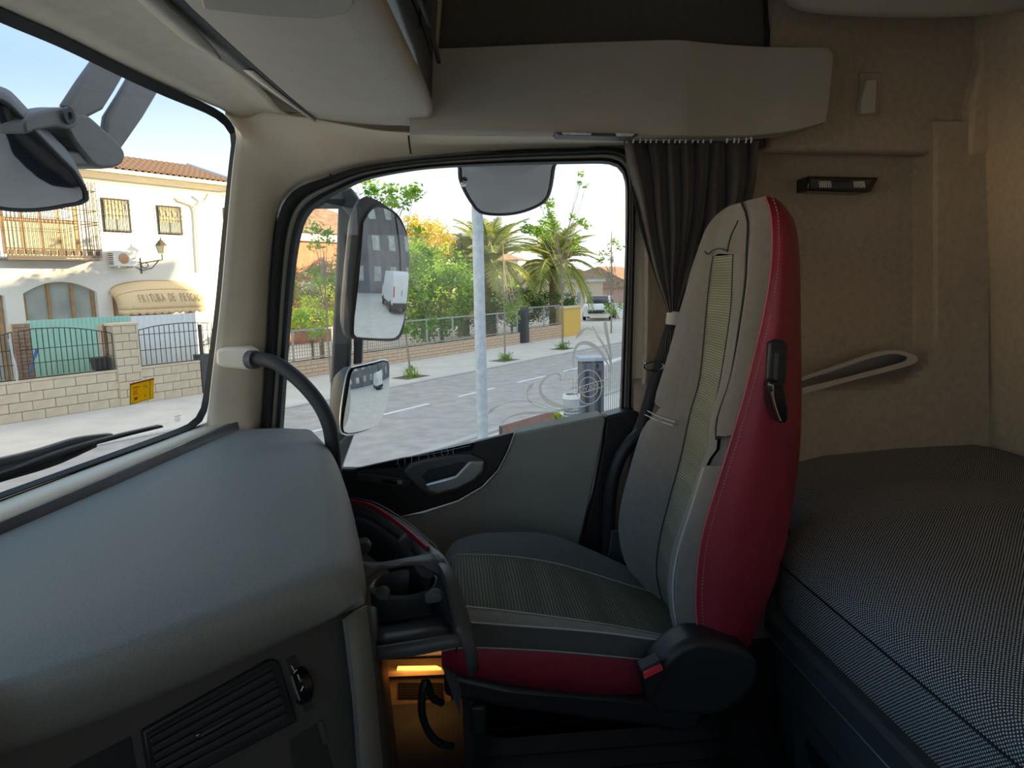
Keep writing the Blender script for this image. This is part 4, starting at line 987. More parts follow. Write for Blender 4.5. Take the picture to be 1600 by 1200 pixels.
obj('perforation', hm, 'dark', lt, solid=.002)
obj('stand', MB().tube([(lb.x, 9.6, 0), (lb.x, 9.6, .3)], .03, 8), 'bin_grey', lt)
# railing along the near kerb
rg = thing('pedestrian_railing', 'pale steel pedestrian railing right of the recycling columns', 'railing', (3, 11, 0))
r0, r1 = pY(940, 571, 11.3), pY(1012, 546, 13.0); r0z, r1z = r0.z, r1.z
obj('top_rail', MB().tube([r0, r1], .03, 8), 'white', rg); obj('bottom_rail', MB().tube([V((r0.x, r0.y, .12)), V((r1.x, r1.y, .12))], .02, 6), 'fence_metal', rg)
for q in range(24):
    t = q / 23; p = r0.lerp(r1, t); obj('bar', MB().tube([V((p.x, p.y, .1)), p], .008, 5), 'fence_metal', rg)
# bench
B0 = [atY(*p) for p in ((782, 664, 7.65), (863, 643, 8.45))]
bnch = thing('bench', 'brown slatted street bench seen over the door sill', 'bench', (B0[0].x, 7.8, 0))
dirb = (B0[1] - B0[0]); dirb.z = 0; zt_ = (B0[0].z + B0[1].z) / 2; nb_ = V((dirb.y, -dirb.x, 0)).normalized()
e0 = V((B0[0].x, B0[0].y, 0)); e1 = V((B0[1].x, B0[1].y, 0))
for k in range(4):
    z = zt_ - .12 * k - .11; s0 = e0 + nb_ * .03 * k; obj('slat', MB().prism([e0 + V((0, 0, z)), e1 + V((0, 0, z)), e1 + V((0, 0, z + .112)), e0 + V((0, 0, z + .112))], nb_ * .03), 'bench_wood', bnch)
for k in range(4):
    o_ = nb_ * (.08 + .11 * k); obj('slat', MB().prism([e0 + o_ + V((0, 0, .43)), e1 + o_ + V((0, 0, .43)), e1 + o_ + nb_ * .09 + V((0, 0, .43)), e0 + o_ + nb_ * .09 + V((0, 0, .43))], (0, 0, .03)), 'bench_wood', bnch)
for t in (.0, 1.0):
    p = e0.lerp(e1, t); lg = MB(); lg.tube([p, p + V((0, 0, zt_))], .02, 6); lg.tube([p + V((0, 0, .42)), p + nb_ * .5 + V((0, 0, .42)), p + nb_ * .5], .02, 6); obj('leg', lg, 'ext_grey', bnch)
gt = MB(); gc = atZ(872, 668, .0); leafcloud(gt, gc + V((0, 0, .08)), (.35, .35, .1), 500, .10, random.Random(3))
tag(obj('grass_patch', gt, 'leaf_lime', flat=True), 'small patch of bright grass behind the bench', 'grass', kind='stuff')

# ------------------------------------------------------------------ behind the truck (seen in the wing mirrors, shading the street)
for k, (y0, y1, hgt, lbl) in enumerate(((-45, -15.6, 11.2, 'dark apartment block far behind the truck, nearest the driver side'), (-15.0, 13.9, 10.6, 'dark apartment block straight behind the truck'), (14.4, 22.8, 10.6, 'narrow dark apartment block behind the truck on the passenger side'), (23.3, 75, 7.4, 'dark apartment block farthest along the street behind the truck'))):
    t = thing('apartment_block', lbl, 'building', (27, (y0 + y1) / 2, 0))
    obj('wall', MB().box((26, y0, 0), (36, y1, hgt)), 'building_dark', t, flat=True); obj('roof', MB().box((25.6, y0 - .3, hgt), (36.4, y1 + .3, hgt + .3)), 'roof_tile', t, flat=True)
    for j in range(3):
        for q in range(int((y1 - y0) / 3.2)):
            y = y0 + 1.2 + q * 3.2; obj('window', MB().box((25.94, y, 1.2 + j * 3.1), (26, y + 1.3, 2.7 + j * 3.1)), 'pane', t, flat=True)
# white van
def van(base, ang):
    t = thing('delivery_van', 'white delivery van parked behind, seen in the wing mirror', 'van', base); M_ = Matrix.Translation(V(base)) @ Matrix.Rotation(ang, 4, 'Z')
    T_ = lambda pts: [M_ @ V(p) for p in pts]; D_ = lambda v: M_.to_3x3() @ V(v)
    side = [(0, .42), (0, 1.2), (.06, 2.25), (.14, 2.38), (3.5, 2.38), (4.35, 1.55), (5.1, 1.25), (5.25, .9), (5.25, .42)]
    obj('body', MB().prism(T_([(x, -.95, z) for x, z in side]), D_((0, 1.9, 0))), 'van_white', t, bevel=.08, seg=3)
    obj('bumper', MB().box((-.08, -.95, .3), (.15, .95, .62), lambda x, y, z: M_ @ V((x, y, z))), 'van_dark', t, bevel=.03)
    obj('sill', MB().box((.3, -.96, .3), (5.1, .96, .5), lambda x, y, z: M_ @ V((x, y, z))), 'van_dark', t, bevel=.02)
    for s_ in (-1, 1):
        dd_ = obj('rear_door', MB().box((-.02, min(.02 * s_, .86 * s_), .66), (0.02, max(.02 * s_, .86 * s_), 2.15), lambda x, y, z: M_ @ V((x, y, z))), 'van_white', t, bevel=.012)
        obj('tail_lamp', MB().box((-.03, .87 * s_ - .06, .95), (.05, .87 * s_ + .06, 1.55), lambda x, y, z: M_ @ V((x, y, z))), 'tail_red', t, bevel=.015)
        obj('door_window', MB().box((-.03, min(.12 * s_, .72 * s_), 1.5), (.0, max(.12 * s_, .72 * s_), 2.0), lambda x, y, z: M_ @ V((x, y, z))), 'van_white', dd_, bevel=.01)
    obj('door_handle', MB().box((-.05, .06, 1.05), (0, .12, 1.35), lambda x, y, z: M_ @ V((x, y, z))), 'van_dark', t, bevel=.01)
    for x in (1.0, 4.3):
        for y in (-.9, .9): obj('wheel', MB().lathe(M_ @ V((x, y, .33)), [(0, -.12), (.2, -.12), (.33, -.1), (.33, .1), (.2, .12), (0, .12)], 18, D_((0, 1, 0))), 'rubber', t)
van((13.5, 8.6, 0), R(3))

# ================================================================== CAB CONTENTS
# ------------------------------------------------------------------ dashboard
dsh = thing('dashboard', 'soft grey dashboard with air vent, cup holder tray and red trimmed rim', 'dashboard', (-.3, .9, 1.41))
def Zc(lst, n, Z): return [V(p) for p in crom([atZ(p[0], p[1], p[2] if len(p) > 2 else Z) for p in lst], n)]
NDS = 50
e_front = Zc([(372, 672), (300, 704), (200, 748), (100, 791), (0, 835), (-140, 895)], NDS - 12, 2.15)
e_front += [V((-.66 + .0 * q, e_front[-1].y - (e_front[-1].y + .42) * (q + 1) / 12, 2.15)) for q in range(12)]
e_break = [V(p) for p in crom([atZ(481, 673, 2.15), atZ(506, 702, 2.15), atZ(530, 750, 2.15), atZ(548, 815, 2.15), atZ(563, 885, 2.148), atZ(500, 925, 2.148), atZ(400, 966, 2.148), atZ(200, 1042, 2.148), atZ(0, 1105, 2.148)], NDS - 12)]
# end the break line on the driver side
def ext(line, x_end):
    l0 = line[-1]; return line + [V((l0.x + (x_end - l0.x) * (q + 1) / 12, l0.y + (-.42 - l0.y) * (q + 1) / 12, l0.z)) for q in range(12)]
e_break = ext(e_break, -.42)
e_lip = ext([V(p) for p in crom([atZ(488, 674, 2.135), atZ(516, 705, 2.13), atZ(537, 752, 2.12), atZ(556, 820, 2.11), atZ(572, 925, 2.10), atZ(548, 955, 2.085), atZ(460, 995, 2.075), atZ(230, 1096, 2.07), atZ(0, 1182, 2.07)], NDS - 12)], -.40)
e_mid = [a.lerp(b, .62) + V((0, 0, .020)) * min(1, i / 8) for i, (a, b) in enumerate(zip(e_break, e_lip))]
e_under = [p + V((-.05, 0, -.01)) for p in e_lip]
def bez(p0, c_, p1, t): return p0 * (1 - t) ** 2 + c_ * 2 * t * (1 - t) + p1 * t * t
e_round = [[bez(f_.lerp(b_, .90) + V((0, 0, .004)), b_.lerp(l_, .12) + V((0, 0, .006)), l_, q / 9) for f_, b_, l_ in zip(e_front, e_break, e_lip)] for q in range(10)]
top = MB().loft([e_front, [a.lerp(b, .33) + V((0, 0, .004)) for a, b in zip(e_front, e_break)], [a.lerp(b, .66) + V((0, 0, .006)) for a, b in zip(e_front, e_break)], ] + e_round + [e_under])
obj('top_pad', top, 'dash', dsh, ang=60)
# demister ridge along the windscreen and pale ledge behind it
rd0 = Zc([(370, 656), (300, 686), (200, 729), (100, 772), (0, 815), (-140, 876)], 40, 2.165)
rd1 = Zc([(374, 672), (302, 702), (202, 748), (102, 792), (0, 836), (-140, 897)], 40, 2.15)
rdm = [a.lerp(b, .5) + V((0, 0, .008)) for a, b in zip(rd0, rd1)]
obj('demister_ridge', MB().loft([[p + V((-.02, 0, -.03)) for p in rd0], rd0, rdm, rd1, [p + V((0, 0, -.03)) for p in rd1]]), 'ext_grey', dsh, ang=60)
lg0 = [atWS(*p, .025) for p in crom([(326, 660), (250, 690), (120, 738), (0, 783), (-140, 835)], 40)]
lg1 = Zc([(366, 658), (300, 689), (200, 732), (100, 775), (0, 818), (-140, 879)], 40, 2.16)
obj('windscreen_ledge', MB().loft([lg0, lg1]), 'beige', dsh, solid=.004)
# face below the lip: vertical panel following the lip line
fa, fb = atZ(566, 950, 2.07), atZ(0, 1187, 2.07)
fdir = (fb - fa); fdir.z = 0; fdir.normalize(); fn = V((-fdir.y, fdir.x, 0))
if fn.x < 0: fn = -fn
fp0 = fa - fn * .025
tilt = (fn + V((0, 0, .12))).normalized()
def onF(px, py, off=0.0): return atP(px, py, fp0 + tilt * off, tilt)
fbk = fb + fdir * .55
def dn(p, dz): return p + V((-fn.x * .12 * dz * 0 + fn.x * .12 * dz, fn.y * .12 * dz, -dz))
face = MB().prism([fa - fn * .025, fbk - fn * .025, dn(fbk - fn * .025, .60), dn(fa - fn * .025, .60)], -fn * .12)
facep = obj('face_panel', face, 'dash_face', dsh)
def fpr(name, px, off, dep, m, parent, bevel=.002):
    return obj(name, MB().prism([onF(*p, off) for p in px], -tilt * dep), m, parent, bevel=bevel)
# end trim (vertical pale-edged post at the corner)
endt = obj('end_trim', MB().loft([[onF(p[0], p[1], .012) for p in l] for l in ([(536, 968), (552, 1080), (562, 1200), (575, 1330)], [(540, 964), (557, 1080), (567, 1200), (581, 1330)], [(572, 946), (585, 1060), (597, 1200), (610, 1330)])]), 'dash', dsh, solid=.004)
obj('edge_line', MB().tube([onF(*p, .015) for p in crom([(537, 967), (546, 1040), (553, 1100), (560, 1200), (568, 1290)], 12)], .0022, 6), 'silver', dsh)
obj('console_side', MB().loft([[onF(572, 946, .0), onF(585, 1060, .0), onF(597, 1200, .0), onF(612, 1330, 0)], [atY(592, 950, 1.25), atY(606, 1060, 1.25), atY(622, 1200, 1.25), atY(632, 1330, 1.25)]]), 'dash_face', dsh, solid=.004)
# air vent
vent = fpr('air_vent', [(222, 1143), (424, 1030), (438, 1034), (466, 1128), (250, 1240), (236, 1236)], .006, .012, 'black', dsh, .003)
fpr('vent_cavity', [(232, 1148), (424, 1040), (452, 1124), (252, 1228)], .0075, .001, 'dark', vent, 0)
for k in range(6):
    t = (k + .6) / 6.4; l_ = (232 + (252 - 232) * t, 1148 + (1228 - 1148) * t); r_ = (424 + (452 - 424) * t, 1040 + (1124 - 1040) * t)
    fpr('slat', [l_, r_, (r_[0] + 2, r_[1] + 7), (l_[0] + 2, l_[1] + 7)], .013, .004, 'black_soft', vent, .001)
fpr('vent_tab', [(309, 1150), (362, 1121), (363, 1125), (312, 1154)], .018, .006, 'dash_face', vent, .001)
fpr('tab_gem', [(306, 1149), (312, 1146), (315, 1152), (309, 1156)], .020, .004, 'chrome', vent, .001)
whl = fpr('wheel_recess', [(446, 1030), (462, 1022), (492, 1106), (476, 1114)], .0005, .002, 'dark', dsh, .001)
wc = onF(468, 1070, -.002)
obj('thumb_wheel', MB().lathe(wc, [(0, -.008), (.021, -.008), (.024, -.005), (.024, .005), (.021, .008), (0, .008)], 24, fdir), 'gloss_black', whl)
for k, pl in enumerate(([(455, 1040), (461, 1050)], [(464, 1046), (459, 1052)], [(465, 1054), (468, 1062)], [(474, 1072), (470, 1080)])):
    obj('wheel_mark', MB().tube([onF(*p, .0245) for p in pl], .0007, 4), 'lens', whl)
obj('wheel_highlight', MB().tube([onF(*p, .022) for p in crom([(455, 1056), (460, 1072), (468, 1094)], 6)], .0016, 5), 'silver', whl)  # silver strip modelled as the highlight on the thumb wheel
fpr('lower_pocket', [(452, 1156), (500, 1128), (522, 1200), (540, 1290), (470, 1320)], .001, .004, 'dark', dsh, .001)
fpr('pocket_edge', [(496, 1130), (504, 1126), (514, 1160), (506, 1164)], .003, .004, 'bunk', dsh, .001)
fpr('side_pocket', [(60, 1225), (205, 1150), (222, 1240), (150, 1300)], .001, .004, 'black', dsh, .001)

# cup holder tray (part of the dashboard) with sub-parts
tray = MB()
rim_o = [(536, 779, 1.52), (566, 783, 1.48), (592, 792, 1.43), (640, 822, 1.32), (680, 856, 1.22), (704, 890, 1.14), (722, 945, 1.05), (735, 992, 1.0), (734, 1004, .99), (720, 1010, .985)]
rim_i = [(540, 790, 1.52), (566, 794, 1.48), (588, 803, 1.43), (628, 830, 1.32), (662, 862, 1.22), (684, 880, 1.14), (697, 905, 1.05), (710, 960, 1.0), (716, 990, .99), (716, 1000, .985)]
ro = Yc(rim_o, 50); ri = Yc(rim_i, 50)
cup = obj('cup_tray', MB().loft([[p + V((.01, 0, -.05)) for p in ro], [p + V((.006, 0, -.006)) for p in ro], ro, [a.lerp(b, .5) + V((0, 0, .004)) for a, b in zip(ro, ri)], ri, [p + V((-.004, 0, -.02)) for p in ri]]), 'tray', dsh, ang=50, solid=.002)
st0 = Yc([(540, 784, 1.51), (566, 788, 1.47), (590, 797, 1.42), (632, 826, 1.315), (672, 861, 1.215)], 30); st1 = Yc([(540, 789, 1.505), (566, 793, 1.465), (588, 802, 1.415), (628, 831, 1.31), (667, 866, 1.21)], 30)
obj('red_strip', MB().loft([[p + V((0, 0, .006)) for p in st0], [a.lerp(b, .5) + V((0, -.002, .010)) for a, b in zip(st0, st1)], [p + V((0, 0, .006)) for p in st1]]), 'red_trim', cup, solid=.002)
obj('dark_groove', MB().tube([p + V((.004, 0, .007)) for p in Yc([(540, 782, 1.51), (566, 786, 1.47), (592, 795, 1.42), (638, 825, 1.315), (680, 862, 1.215)], 24)], .0015, 5), 'rubber', cup)
# bottom and inner walls
obj('tray_shelf', MB().loft([Yc([(583, 1012, .99), (640, 1003, .985), (717, 990, .985)], 10), Yc([(585, 1030, .985), (650, 1023, .98), (722, 1008, .98)], 10)]), 'tray', cup, solid=.012)
obj('tray_mat', MB().loft([Yc([(585, 1014, .99), (716, 991, .99)], 8), Yc([(592, 975, 1.16), (700, 960, 1.14)], 8)]), 'black', cup, solid=.004)
obj('tray_wall', MB().loft([Yc([(716, 992, .99), (704, 930, 1.06), (690, 885, 1.15)], 10), Yc([(706, 1000, 1.02), (690, 975, 1.10), (672, 950, 1.2)], 10)]), 'black_soft', cup, solid=.004)
obj('tray_back', MB().loft([ri[:28], [p + V((-.02, .02, -.10)) for p in ri[:28]]]), 'black', cup, solid=.004)
# bridge bar between the two holders
obj('bridge', MB().loft([Yc([(556, 876, 1.10), (590, 880, 1.10), (640, 872, 1.12), (672, 866, 1.15), (692, 868, 1.16)], 16), Yc([(558, 886, 1.09), (590, 889, 1.09), (645, 880, 1.11), (676, 877, 1.14), (696, 882, 1.14)], 16), Yc([(560, 905, 1.07), (576, 902, 1.075), (600, 885, 1.09), (655, 884, 1.11), (690, 900, 1.12)], 16)]), 'tray', cup, solid=.005)
# cup ring: open cylinder with two claws
cc_ = atZ(633, 905, 1.96); cr_ = .062
obj('cup_ring', MB().lathe((cc_.x, cc_.y, 1.875), [(cr_ - .006, 0), (cr_, 0), (cr_ + .002, .075), (cr_ - .006, .08), (cr_ - .01, .074), (cr_ - .012, .004)], 36), 'tray', cup, ang=50)
obj('cup_base', MB().lathe((cc_.x, cc_.y, 1.872), [(0, .004), (cr_, .004), (cr_, 0)], 36), 'black', cup)
def claw(pts, Y):
    return obj('claw', MB().prism([atY(*p, Y) for p in crom(pts + [pts[0]], 21)[:-1]], (0, .012, .006)), 'bunk', cup, bevel=.002)
claw([(585, 930), (598, 925), (608, 930), (607, 938), (592, 938)], 1.02); claw([(663, 938), (678, 929), (690, 933), (688, 941), (668, 944)], 1.02)
claw([(645, 884), (662, 886), (682, 893), (672, 905), (656, 900)], 1.13); claw([(558, 850), (572, 848), (580, 858), (572, 868), (560, 868)], 1.22); claw([(622, 850), (632, 841), (642, 845), (650, 856), (648, 862), (630, 860)], 1.27)

# ------------------------------------------------------------------ grab handle on the A pillar
gh = thing('grab_handle', 'black bent grab handle on a beige A pillar bracket', 'handle', atY(366, 560, 1.72))
obj('bracket', MB().prism([atY(*p, 1.69) for p in [(337, 547), (350, 543), (386, 543), (398, 549), (398, 574), (388, 579), (350, 575), (337, 570)]], (.0, .05, 0)), 'beige', gh, bevel=.008, seg=3)
obj('tube', MB().tube(Yc([(393, 562, 1.68), (412, 562, 1.66), (436, 570, 1.63), (470, 597, 1.60), (498, 630, 1.58), (514, 664, 1.57), (520, 700, 1.57), (523, 745, 1.58), (528, 790, 1.60)], 40), .0165, 14), 'black_soft', gh)
obj('collar', MB().tube(Yc([(390, 562, 1.68), (400, 562, 1.67)], 3), .022, 14), 'ext_grey', gh)

# ------------------------------------------------------------------ passenger seat
seat = thing('passenger_seat', 'tall grey fabric passenger seat with red leather sides and air suspension', 'seat', (.3, 1.35, 1.41))
NS = 44
L_far = Yc([(1118, 338, 1.50), (1103, 360, 1.52), (1093, 400, 1.55), (1080, 455, 1.57), (1063, 505, 1.58), (1045, 560, 1.585), (1026, 612, 1.585), (1022, 628, 1.585), (1036, 641, 1.575), (1018, 652, 1.585), (1003, 672, 1.585), (992, 705, 1.585), (978, 755, 1.585), (968, 800, 1.58), (967, 840, 1.575), (978, 875, 1.57), (1005, 915, 1.56), (1035, 975, 1.55)], NS)
L_il = Yc([(1135, 324, 1.42), (1124, 350, 1.42), (1117, 393, 1.42), (1110, 440, 1.42), (1105, 490, 1.42), (1095, 590, 1.42), (1080, 645, 1.42), (1064, 720, 1.42), (1045, 790, 1.42), (1031, 850, 1.42), (1028, 900, 1.42), (1040, 950, 1.42), (1052, 990, 1.42)], NS)
L_ir = Yc([(1152, 318, 1.29), (1155, 350, 1.28), (1148, 393, 1.27), (1146, 440, 1.27), (1143, 490, 1.27), (1128, 590, 1.27), (1114, 655, 1.27), (1106, 715, 1.27), (1085, 775, 1.27), (1060, 840, 1.27), (1050, 890, 1.27), (1050, 940, 1.27), (1060, 992, 1.27)], NS)
L_ds = Yc([(1160, 316, 1.22), (1170, 345, 1.20), (1168, 393, 1.19), (1166, 440, 1.185), (1158, 500, 1.18), (1143, 590, 1.18), (1122, 655, 1.18), (1120, 700, 1.18), (1104, 725, 1.18), (1084, 790, 1.18), (1063, 855, 1.18), (1054, 910, 1.18), (1057, 960, 1.18), (1068, 1000, 1.18)], NS)
L_rs = Yc([(1194, 307, 1.18), (1203, 335, 1.15), (1205, 385, 1.14), (1202, 430, 1.13), (1190, 500, 1.13), (1166, 600, 1.13), (1146, 670, 1.13), (1130, 722, 1.13), (1110, 785, 1.13), (1094, 845, 1.13), (1087, 905, 1.13), (1087, 960, 1.13), (1093, 1003, 1.13)], NS)
L_rm = Yc([(1208, 308, 1.19), (1224, 335, 1.145), (1230, 385, 1.13), (1230, 430, 1.12), (1224, 500, 1.115), (1214, 600, 1.115), (1204, 670, 1.115), (1196, 722, 1.115), (1184, 785, 1.115), (1170, 845, 1.115), (1156, 905, 1.115), (1142, 960, 1.115), (1135, 1008, 1.115)], NS)
L_rr = Yc([(1216, 312, 1.21), (1238, 340, 1.18), (1246, 390, 1.17), (1248, 440, 1.165), (1249, 520, 1.16), (1250, 600, 1.16), (1250, 660, 1.16), (1247, 720, 1.16), (1240, 780, 1.16), (1230, 840, 1.16), (1212, 905, 1.16), (1192, 960, 1.16), (1170, 1012, 1.16)], NS)
L_bk = [p + V((.035, .06, 0)) for p in L_rr]
L_bk2 = [V((p.x + .03, 1.50, p.z)) for p in L_rr]
L_bk3 = [V((.5 * (p.x + q.x) + .02, 1.565, .5 * (p.z + q.z))) for p, q in zip(L_rr, L_far)]
def bulge(a, b, v_, k=.5): return [p.lerp(q, k) + V(v_) * min(1, .1 + i / 7) for i, (p, q) in enumerate(zip(a, b))]
def part_range(line, i0, i1): return line[i0:i1]
red = obj('red_side_shell', MB().loft([L_rs, bulge(L_rs, L_rm, (0, -.006, 0)), L_rm, L_rr, L_bk, L_bk2, L_bk3]), 'red_leather', seat, ang=80)
obj('far_back_edge', MB().loft([L_bk3, L_far]), 'seat_dark', seat, ang=80)
# near bolsters: upper wing and lower wing with the gap between them at rows near py 700
def rows_near(line, z0, z1): return [i for i, p in enumerate(line) if z1 <= p.z <= z0]
iu = next(i for i, p in enumerate(L_ds) if p.z < atY(1120, 694, 1.18).z)
il_ = next(i for i, p in enumerate(L_ds) if p.z < atY(1105, 722, 1.18).z)
mid_ds = bulge(L_ds, L_rs, (-.016, -.006, .004))
obj('upper_bolster', MB().loft([[p + V((.03, .01, 0)) for p in L_ds[:iu]], L_ds[:iu], bulge(L_ds, L_rs, (-.010, -.004, .003), .25)[:iu], mid_ds[:iu], bulge(L_ds, L_rs, (-.008, -.004, 0), .8)[:iu], L_rs[:iu]], capped=False), 'seat_grey', seat, ang=80)
obj('lower_bolster', MB().loft([[p + V((.03, .01, 0)) for p in L_ds[il_:]], L_ds[il_:], bulge(L_ds, L_rs, (-.010, -.004, .003), .25)[il_:], mid_ds[il_:], bulge(L_ds, L_rs, (-.008, -.004, 0), .8)[il_:], L_rs[il_:]], capped=False), 'seat_grey', seat, ang=80)
gm = MB().loft([[p + V((.006, .0, 0)) for p in L_ds[iu - 2:il_ + 3]], [p + V((.002, -.004, 0)) for p in L_rs[iu - 2:il_ + 3]]]); obj('bolster_gap', gm, 'seat_dark', seat)
# insert: starts under the headrest seam
ins = next(i for i, p in enumerate(L_il) if p.z < atY(1117, 393, 1.42).z)
obj('headrest', MB().loft([L_il[:ins + 1], bulge(L_il, L_ir, (-.014, 0, .004))[:ins + 1], L_ir[:ins + 1], L_ds[:ins + 1]]), 'seat_grey', seat, ang=80)
obj('near_pad', MB().loft([L_ir[ins:], bulge(L_ir, L_ds, (-.010, 0, 0))[ins:], L_ds[ins:]]), 'seat_grey', seat, ang=80)
obj('striped_insert', MB().loft([L_il[ins:], bulge(L_il, L_ir, (.006, 0, 0), .25)[ins:], bulge(L_il, L_ir, (.006, 0, 0), .75)[ins:], L_ir[ins:]]), 'insert_back', seat, ang=80)
ifr = next(i for i, p in enumerate(L_far) if p.z < atY(1024, 634, 1.585).z)
def farpad(i0, i1, nm):
    obj(nm, MB().loft([L_bk3[i0:i1], L_far[i0:i1], bulge(L_far, L_il, (-.022, 0, .003), .25)[i0:i1], bulge(L_far, L_il, (-.020, 0, 0), .6)[i0:i1], bulge(L_far, L_il, (-.006, 0, 0), .9)[i0:i1], L_il[i0:i1]]), 'seat_grey', seat, ang=80)
farpad(0, ifr + 1, 'far_upper_pad'); farpad(ifr, NS, 'far_lower_pad')
obj('seat_crown', MB().add([L_far[0], L_il[0], L_ir[0], L_ds[0], L_rs[0], L_rm[0], L_rr[0], L_bk[0], L_bk2[0], L_bk3[0]], [tuple(range(10))]), 'seat_grey', seat)
# seams, piping and stitching
def seam(path, r, m, nm='seam', off=(-.004, -.004, 0)): obj(nm, MB().tube([V(p) + V(off) for p in path], r, 6), m, seat)
seam(L_ds[:iu], .0022, 'rubber', 'piping'); seam(L_ds[il_:], .0024, 'thread', 'piping'); seam(L_rs, .0013, 'thread_red', 'piping', (-.001, -.006, 0))
seam(Yc([(1034, 641, 1.55), (1052, 650, 1.51), (1078, 658, 1.43)], 10), .0014, 'thread', off=(-.034, 0, 0)); seam(Yc([(1030, 647, 1.55), (1052, 657, 1.51), (1076, 664, 1.43)], 10), .0014, 'thread', off=(-.034, 0, 0))
seam(Yc([(1102, 378, 1.53), (1108, 392, 1.48), (1114, 400, 1.43), (1124, 393, 1.40), (1136, 392, 1.32), (1146, 396, 1.28)], 20), .0014, 'rubber', off=(-.012, 0, .004))
seam(Yc([(1146, 393, 1.275), (1152, 370, 1.26), (1163, 347, 1.22)], 10), .0014, 'rubber', off=(-.012, 0, .002))
for ln_, nm in ((L_il[ins:], 'seam'), (L_ir[ins:], 'seam')): seam(ln_, .0011, 'rubber', off=(-.003, 0, 0))
st = MB()
for i in range(0, NS - 1):
    a, b = L_rs[i], L_rs[i + 1]; o_ = V((.010, -.008, 0))
    for q in range(3): st.tube([a.lerp(b, q / 3) + o_, a.lerp(b, q / 3 + .2) + o_], .0009, 4)
obj('stitching', st, 'thread_red', seat)
# side adjuster: black recessed slot with lever
slot = [(1203, 535), (1212, 531), (1226, 532), (1232, 540), (1230, 585), (1222, 640), (1212, 648), (1199, 640), (1197, 620), (1200, 570)]
ad = obj('adjuster_bezel', MB().prism([atY(*p, 1.108) for p in slot], (0, .02, 0)), 'black', seat, bevel=.004, seg=3)
obj('slot', MB().prism([atY(*p, 1.106) for p in [(1206, 545), (1222, 543), (1220, 600), (1204, 610)]], (0, .004, 0)), 'dark', ad)
obj('slot_rib', MB().prism([atY(*p, 1.104) for p in [(1211, 552), (1217, 552), (1214, 600), (1209, 600)]], (0, .004, 0)), 'tray', ad)
obj('lever', MB().prism([atY(*p, 1.08) for p in [(1203, 598), (1212, 594), (1224, 597), (1230, 612), (1234, 640), (1232, 660), (1222, 664), (1216, 658), (1206, 630)]], (0, .03, 0)), 'gloss_black', ad, bevel=.006, seg=3)
obj('lever_highlight', MB().tube(Yc([(1205, 612, 1.078), (1212, 640, 1.078), (1219, 658, 1.078)], 8), .002, 6), 'chrome', ad)  # bright chrome strip stands in for a glint along the lever
# cushion
NC = 36
C_far = Yc([(690, 880, 1.58), (706, 850, 1.60), (740, 838, 1.61), (790, 832, 1.61), (850, 833, 1.61), (905, 851, 1.61), (960, 878, 1.60), (1010, 905, 1.585), (1050, 935, 1.57)], NC)
C_s1 = Yc([(690, 905, 1.46), (708, 872, 1.46), (740, 868, 1.46), (800, 871, 1.46), (860, 880, 1.46), (920, 896, 1.46), (980, 915, 1.46), (1030, 930, 1.46), (1060, 945, 1.46)], NC)
C_s2 = Yc([(690, 985, 1.20), (715, 952, 1.20), (745, 951, 1.20), (800, 957, 1.20), (870, 966, 1.20), (940, 976, 1.20), (1000, 987, 1.20), (1050, 997, 1.20), (1080, 1002, 1.20)], NC)
C_nr = Yc([(692, 1000, 1.16), (715, 974, 1.15), (745, 975, 1.15), (800, 979, 1.15), (870, 984, 1.15), (940, 990, 1.15), (1000, 998, 1.15), (1050, 1005, 1.15), (1090, 1010, 1.15)], NC)
C_b1 = Yc([(690, 1020, 1.145), (712, 1015, 1.135), (745, 1014, 1.135), (800, 1016, 1.135), (870, 1020, 1.135), (940, 1026, 1.135), (1000, 1032, 1.135), (1050, 1036, 1.135), (1090, 1040, 1.135)], NC)
C_b2 = Yc([(690, 1040, 1.145), (712, 1052, 1.14), (745, 1060, 1.14), (800, 1070, 1.14), (870, 1080, 1.14), (940, 1086, 1.14), (1000, 1084, 1.14), (1050, 1078, 1.14), (1090, 1075, 1.14)], NC)
C_un = [V((p.x, 1.2, p.z - .02)) for p in C_b2]; C_un2 = [V((p.x, 1.56, p.z - .16)) for p in C_far]
lift = lambda l, k: [p + V((0, 0, k)) for p in l]
obj('cushion_far_bolster', MB().loft([C_un2, lift(C_far, -.05), C_far, bulge(C_far, C_s1, (0, 0, .018), .3), bulge(C_far, C_s1, (0, 0, .012), .7), C_s1]), 'seat_dark', seat, ang=80)
obj('cushion_insert', MB().loft([C_s1, bulge(C_s1, C_s2, (0, 0, .004), .5), C_s2]), 'insert_cushion', seat, ang=80)
obj('cushion_near_bolster', MB().loft([C_s2, bulge(C_s2, C_nr, (0, -.002, .006), .5), C_nr]), 'seat_grey', seat, ang=80)
obj('cushion_side', MB().loft([C_nr, bulge(C_nr, C_b1, (0, -.008, 0), .5), C_b1]), 'seat_dark', seat, ang=80)
obj('cushion_red_band', MB().loft([C_b1, bulge(C_b1, C_b2, (0, -.010, 0), .5), C_b2, C_un]), 'red_leather', seat, ang=80)
obj('cushion_front', MB().loft([[l[0] for l in (C_far, C_s1, C_s2, C_nr, C_b1, C_b2)], [l[0] + V((.03, 0, -.10)) for l in (C_far, C_s1, C_s2, C_nr, C_b1, C_b2)]]), 'seat_dark', seat)
obj('seat_pan', MB().loft([C_un2, C_un]), 'black', seat)
for l_, m_, r_ in ((C_s1, 'thread', .0010), (C_s2, 'thread', .0012), (C_nr, 'thread', .0014), (C_b1, 'thread', .0010)): seam(l_, r_, m_, off=(0, -.001, .003))
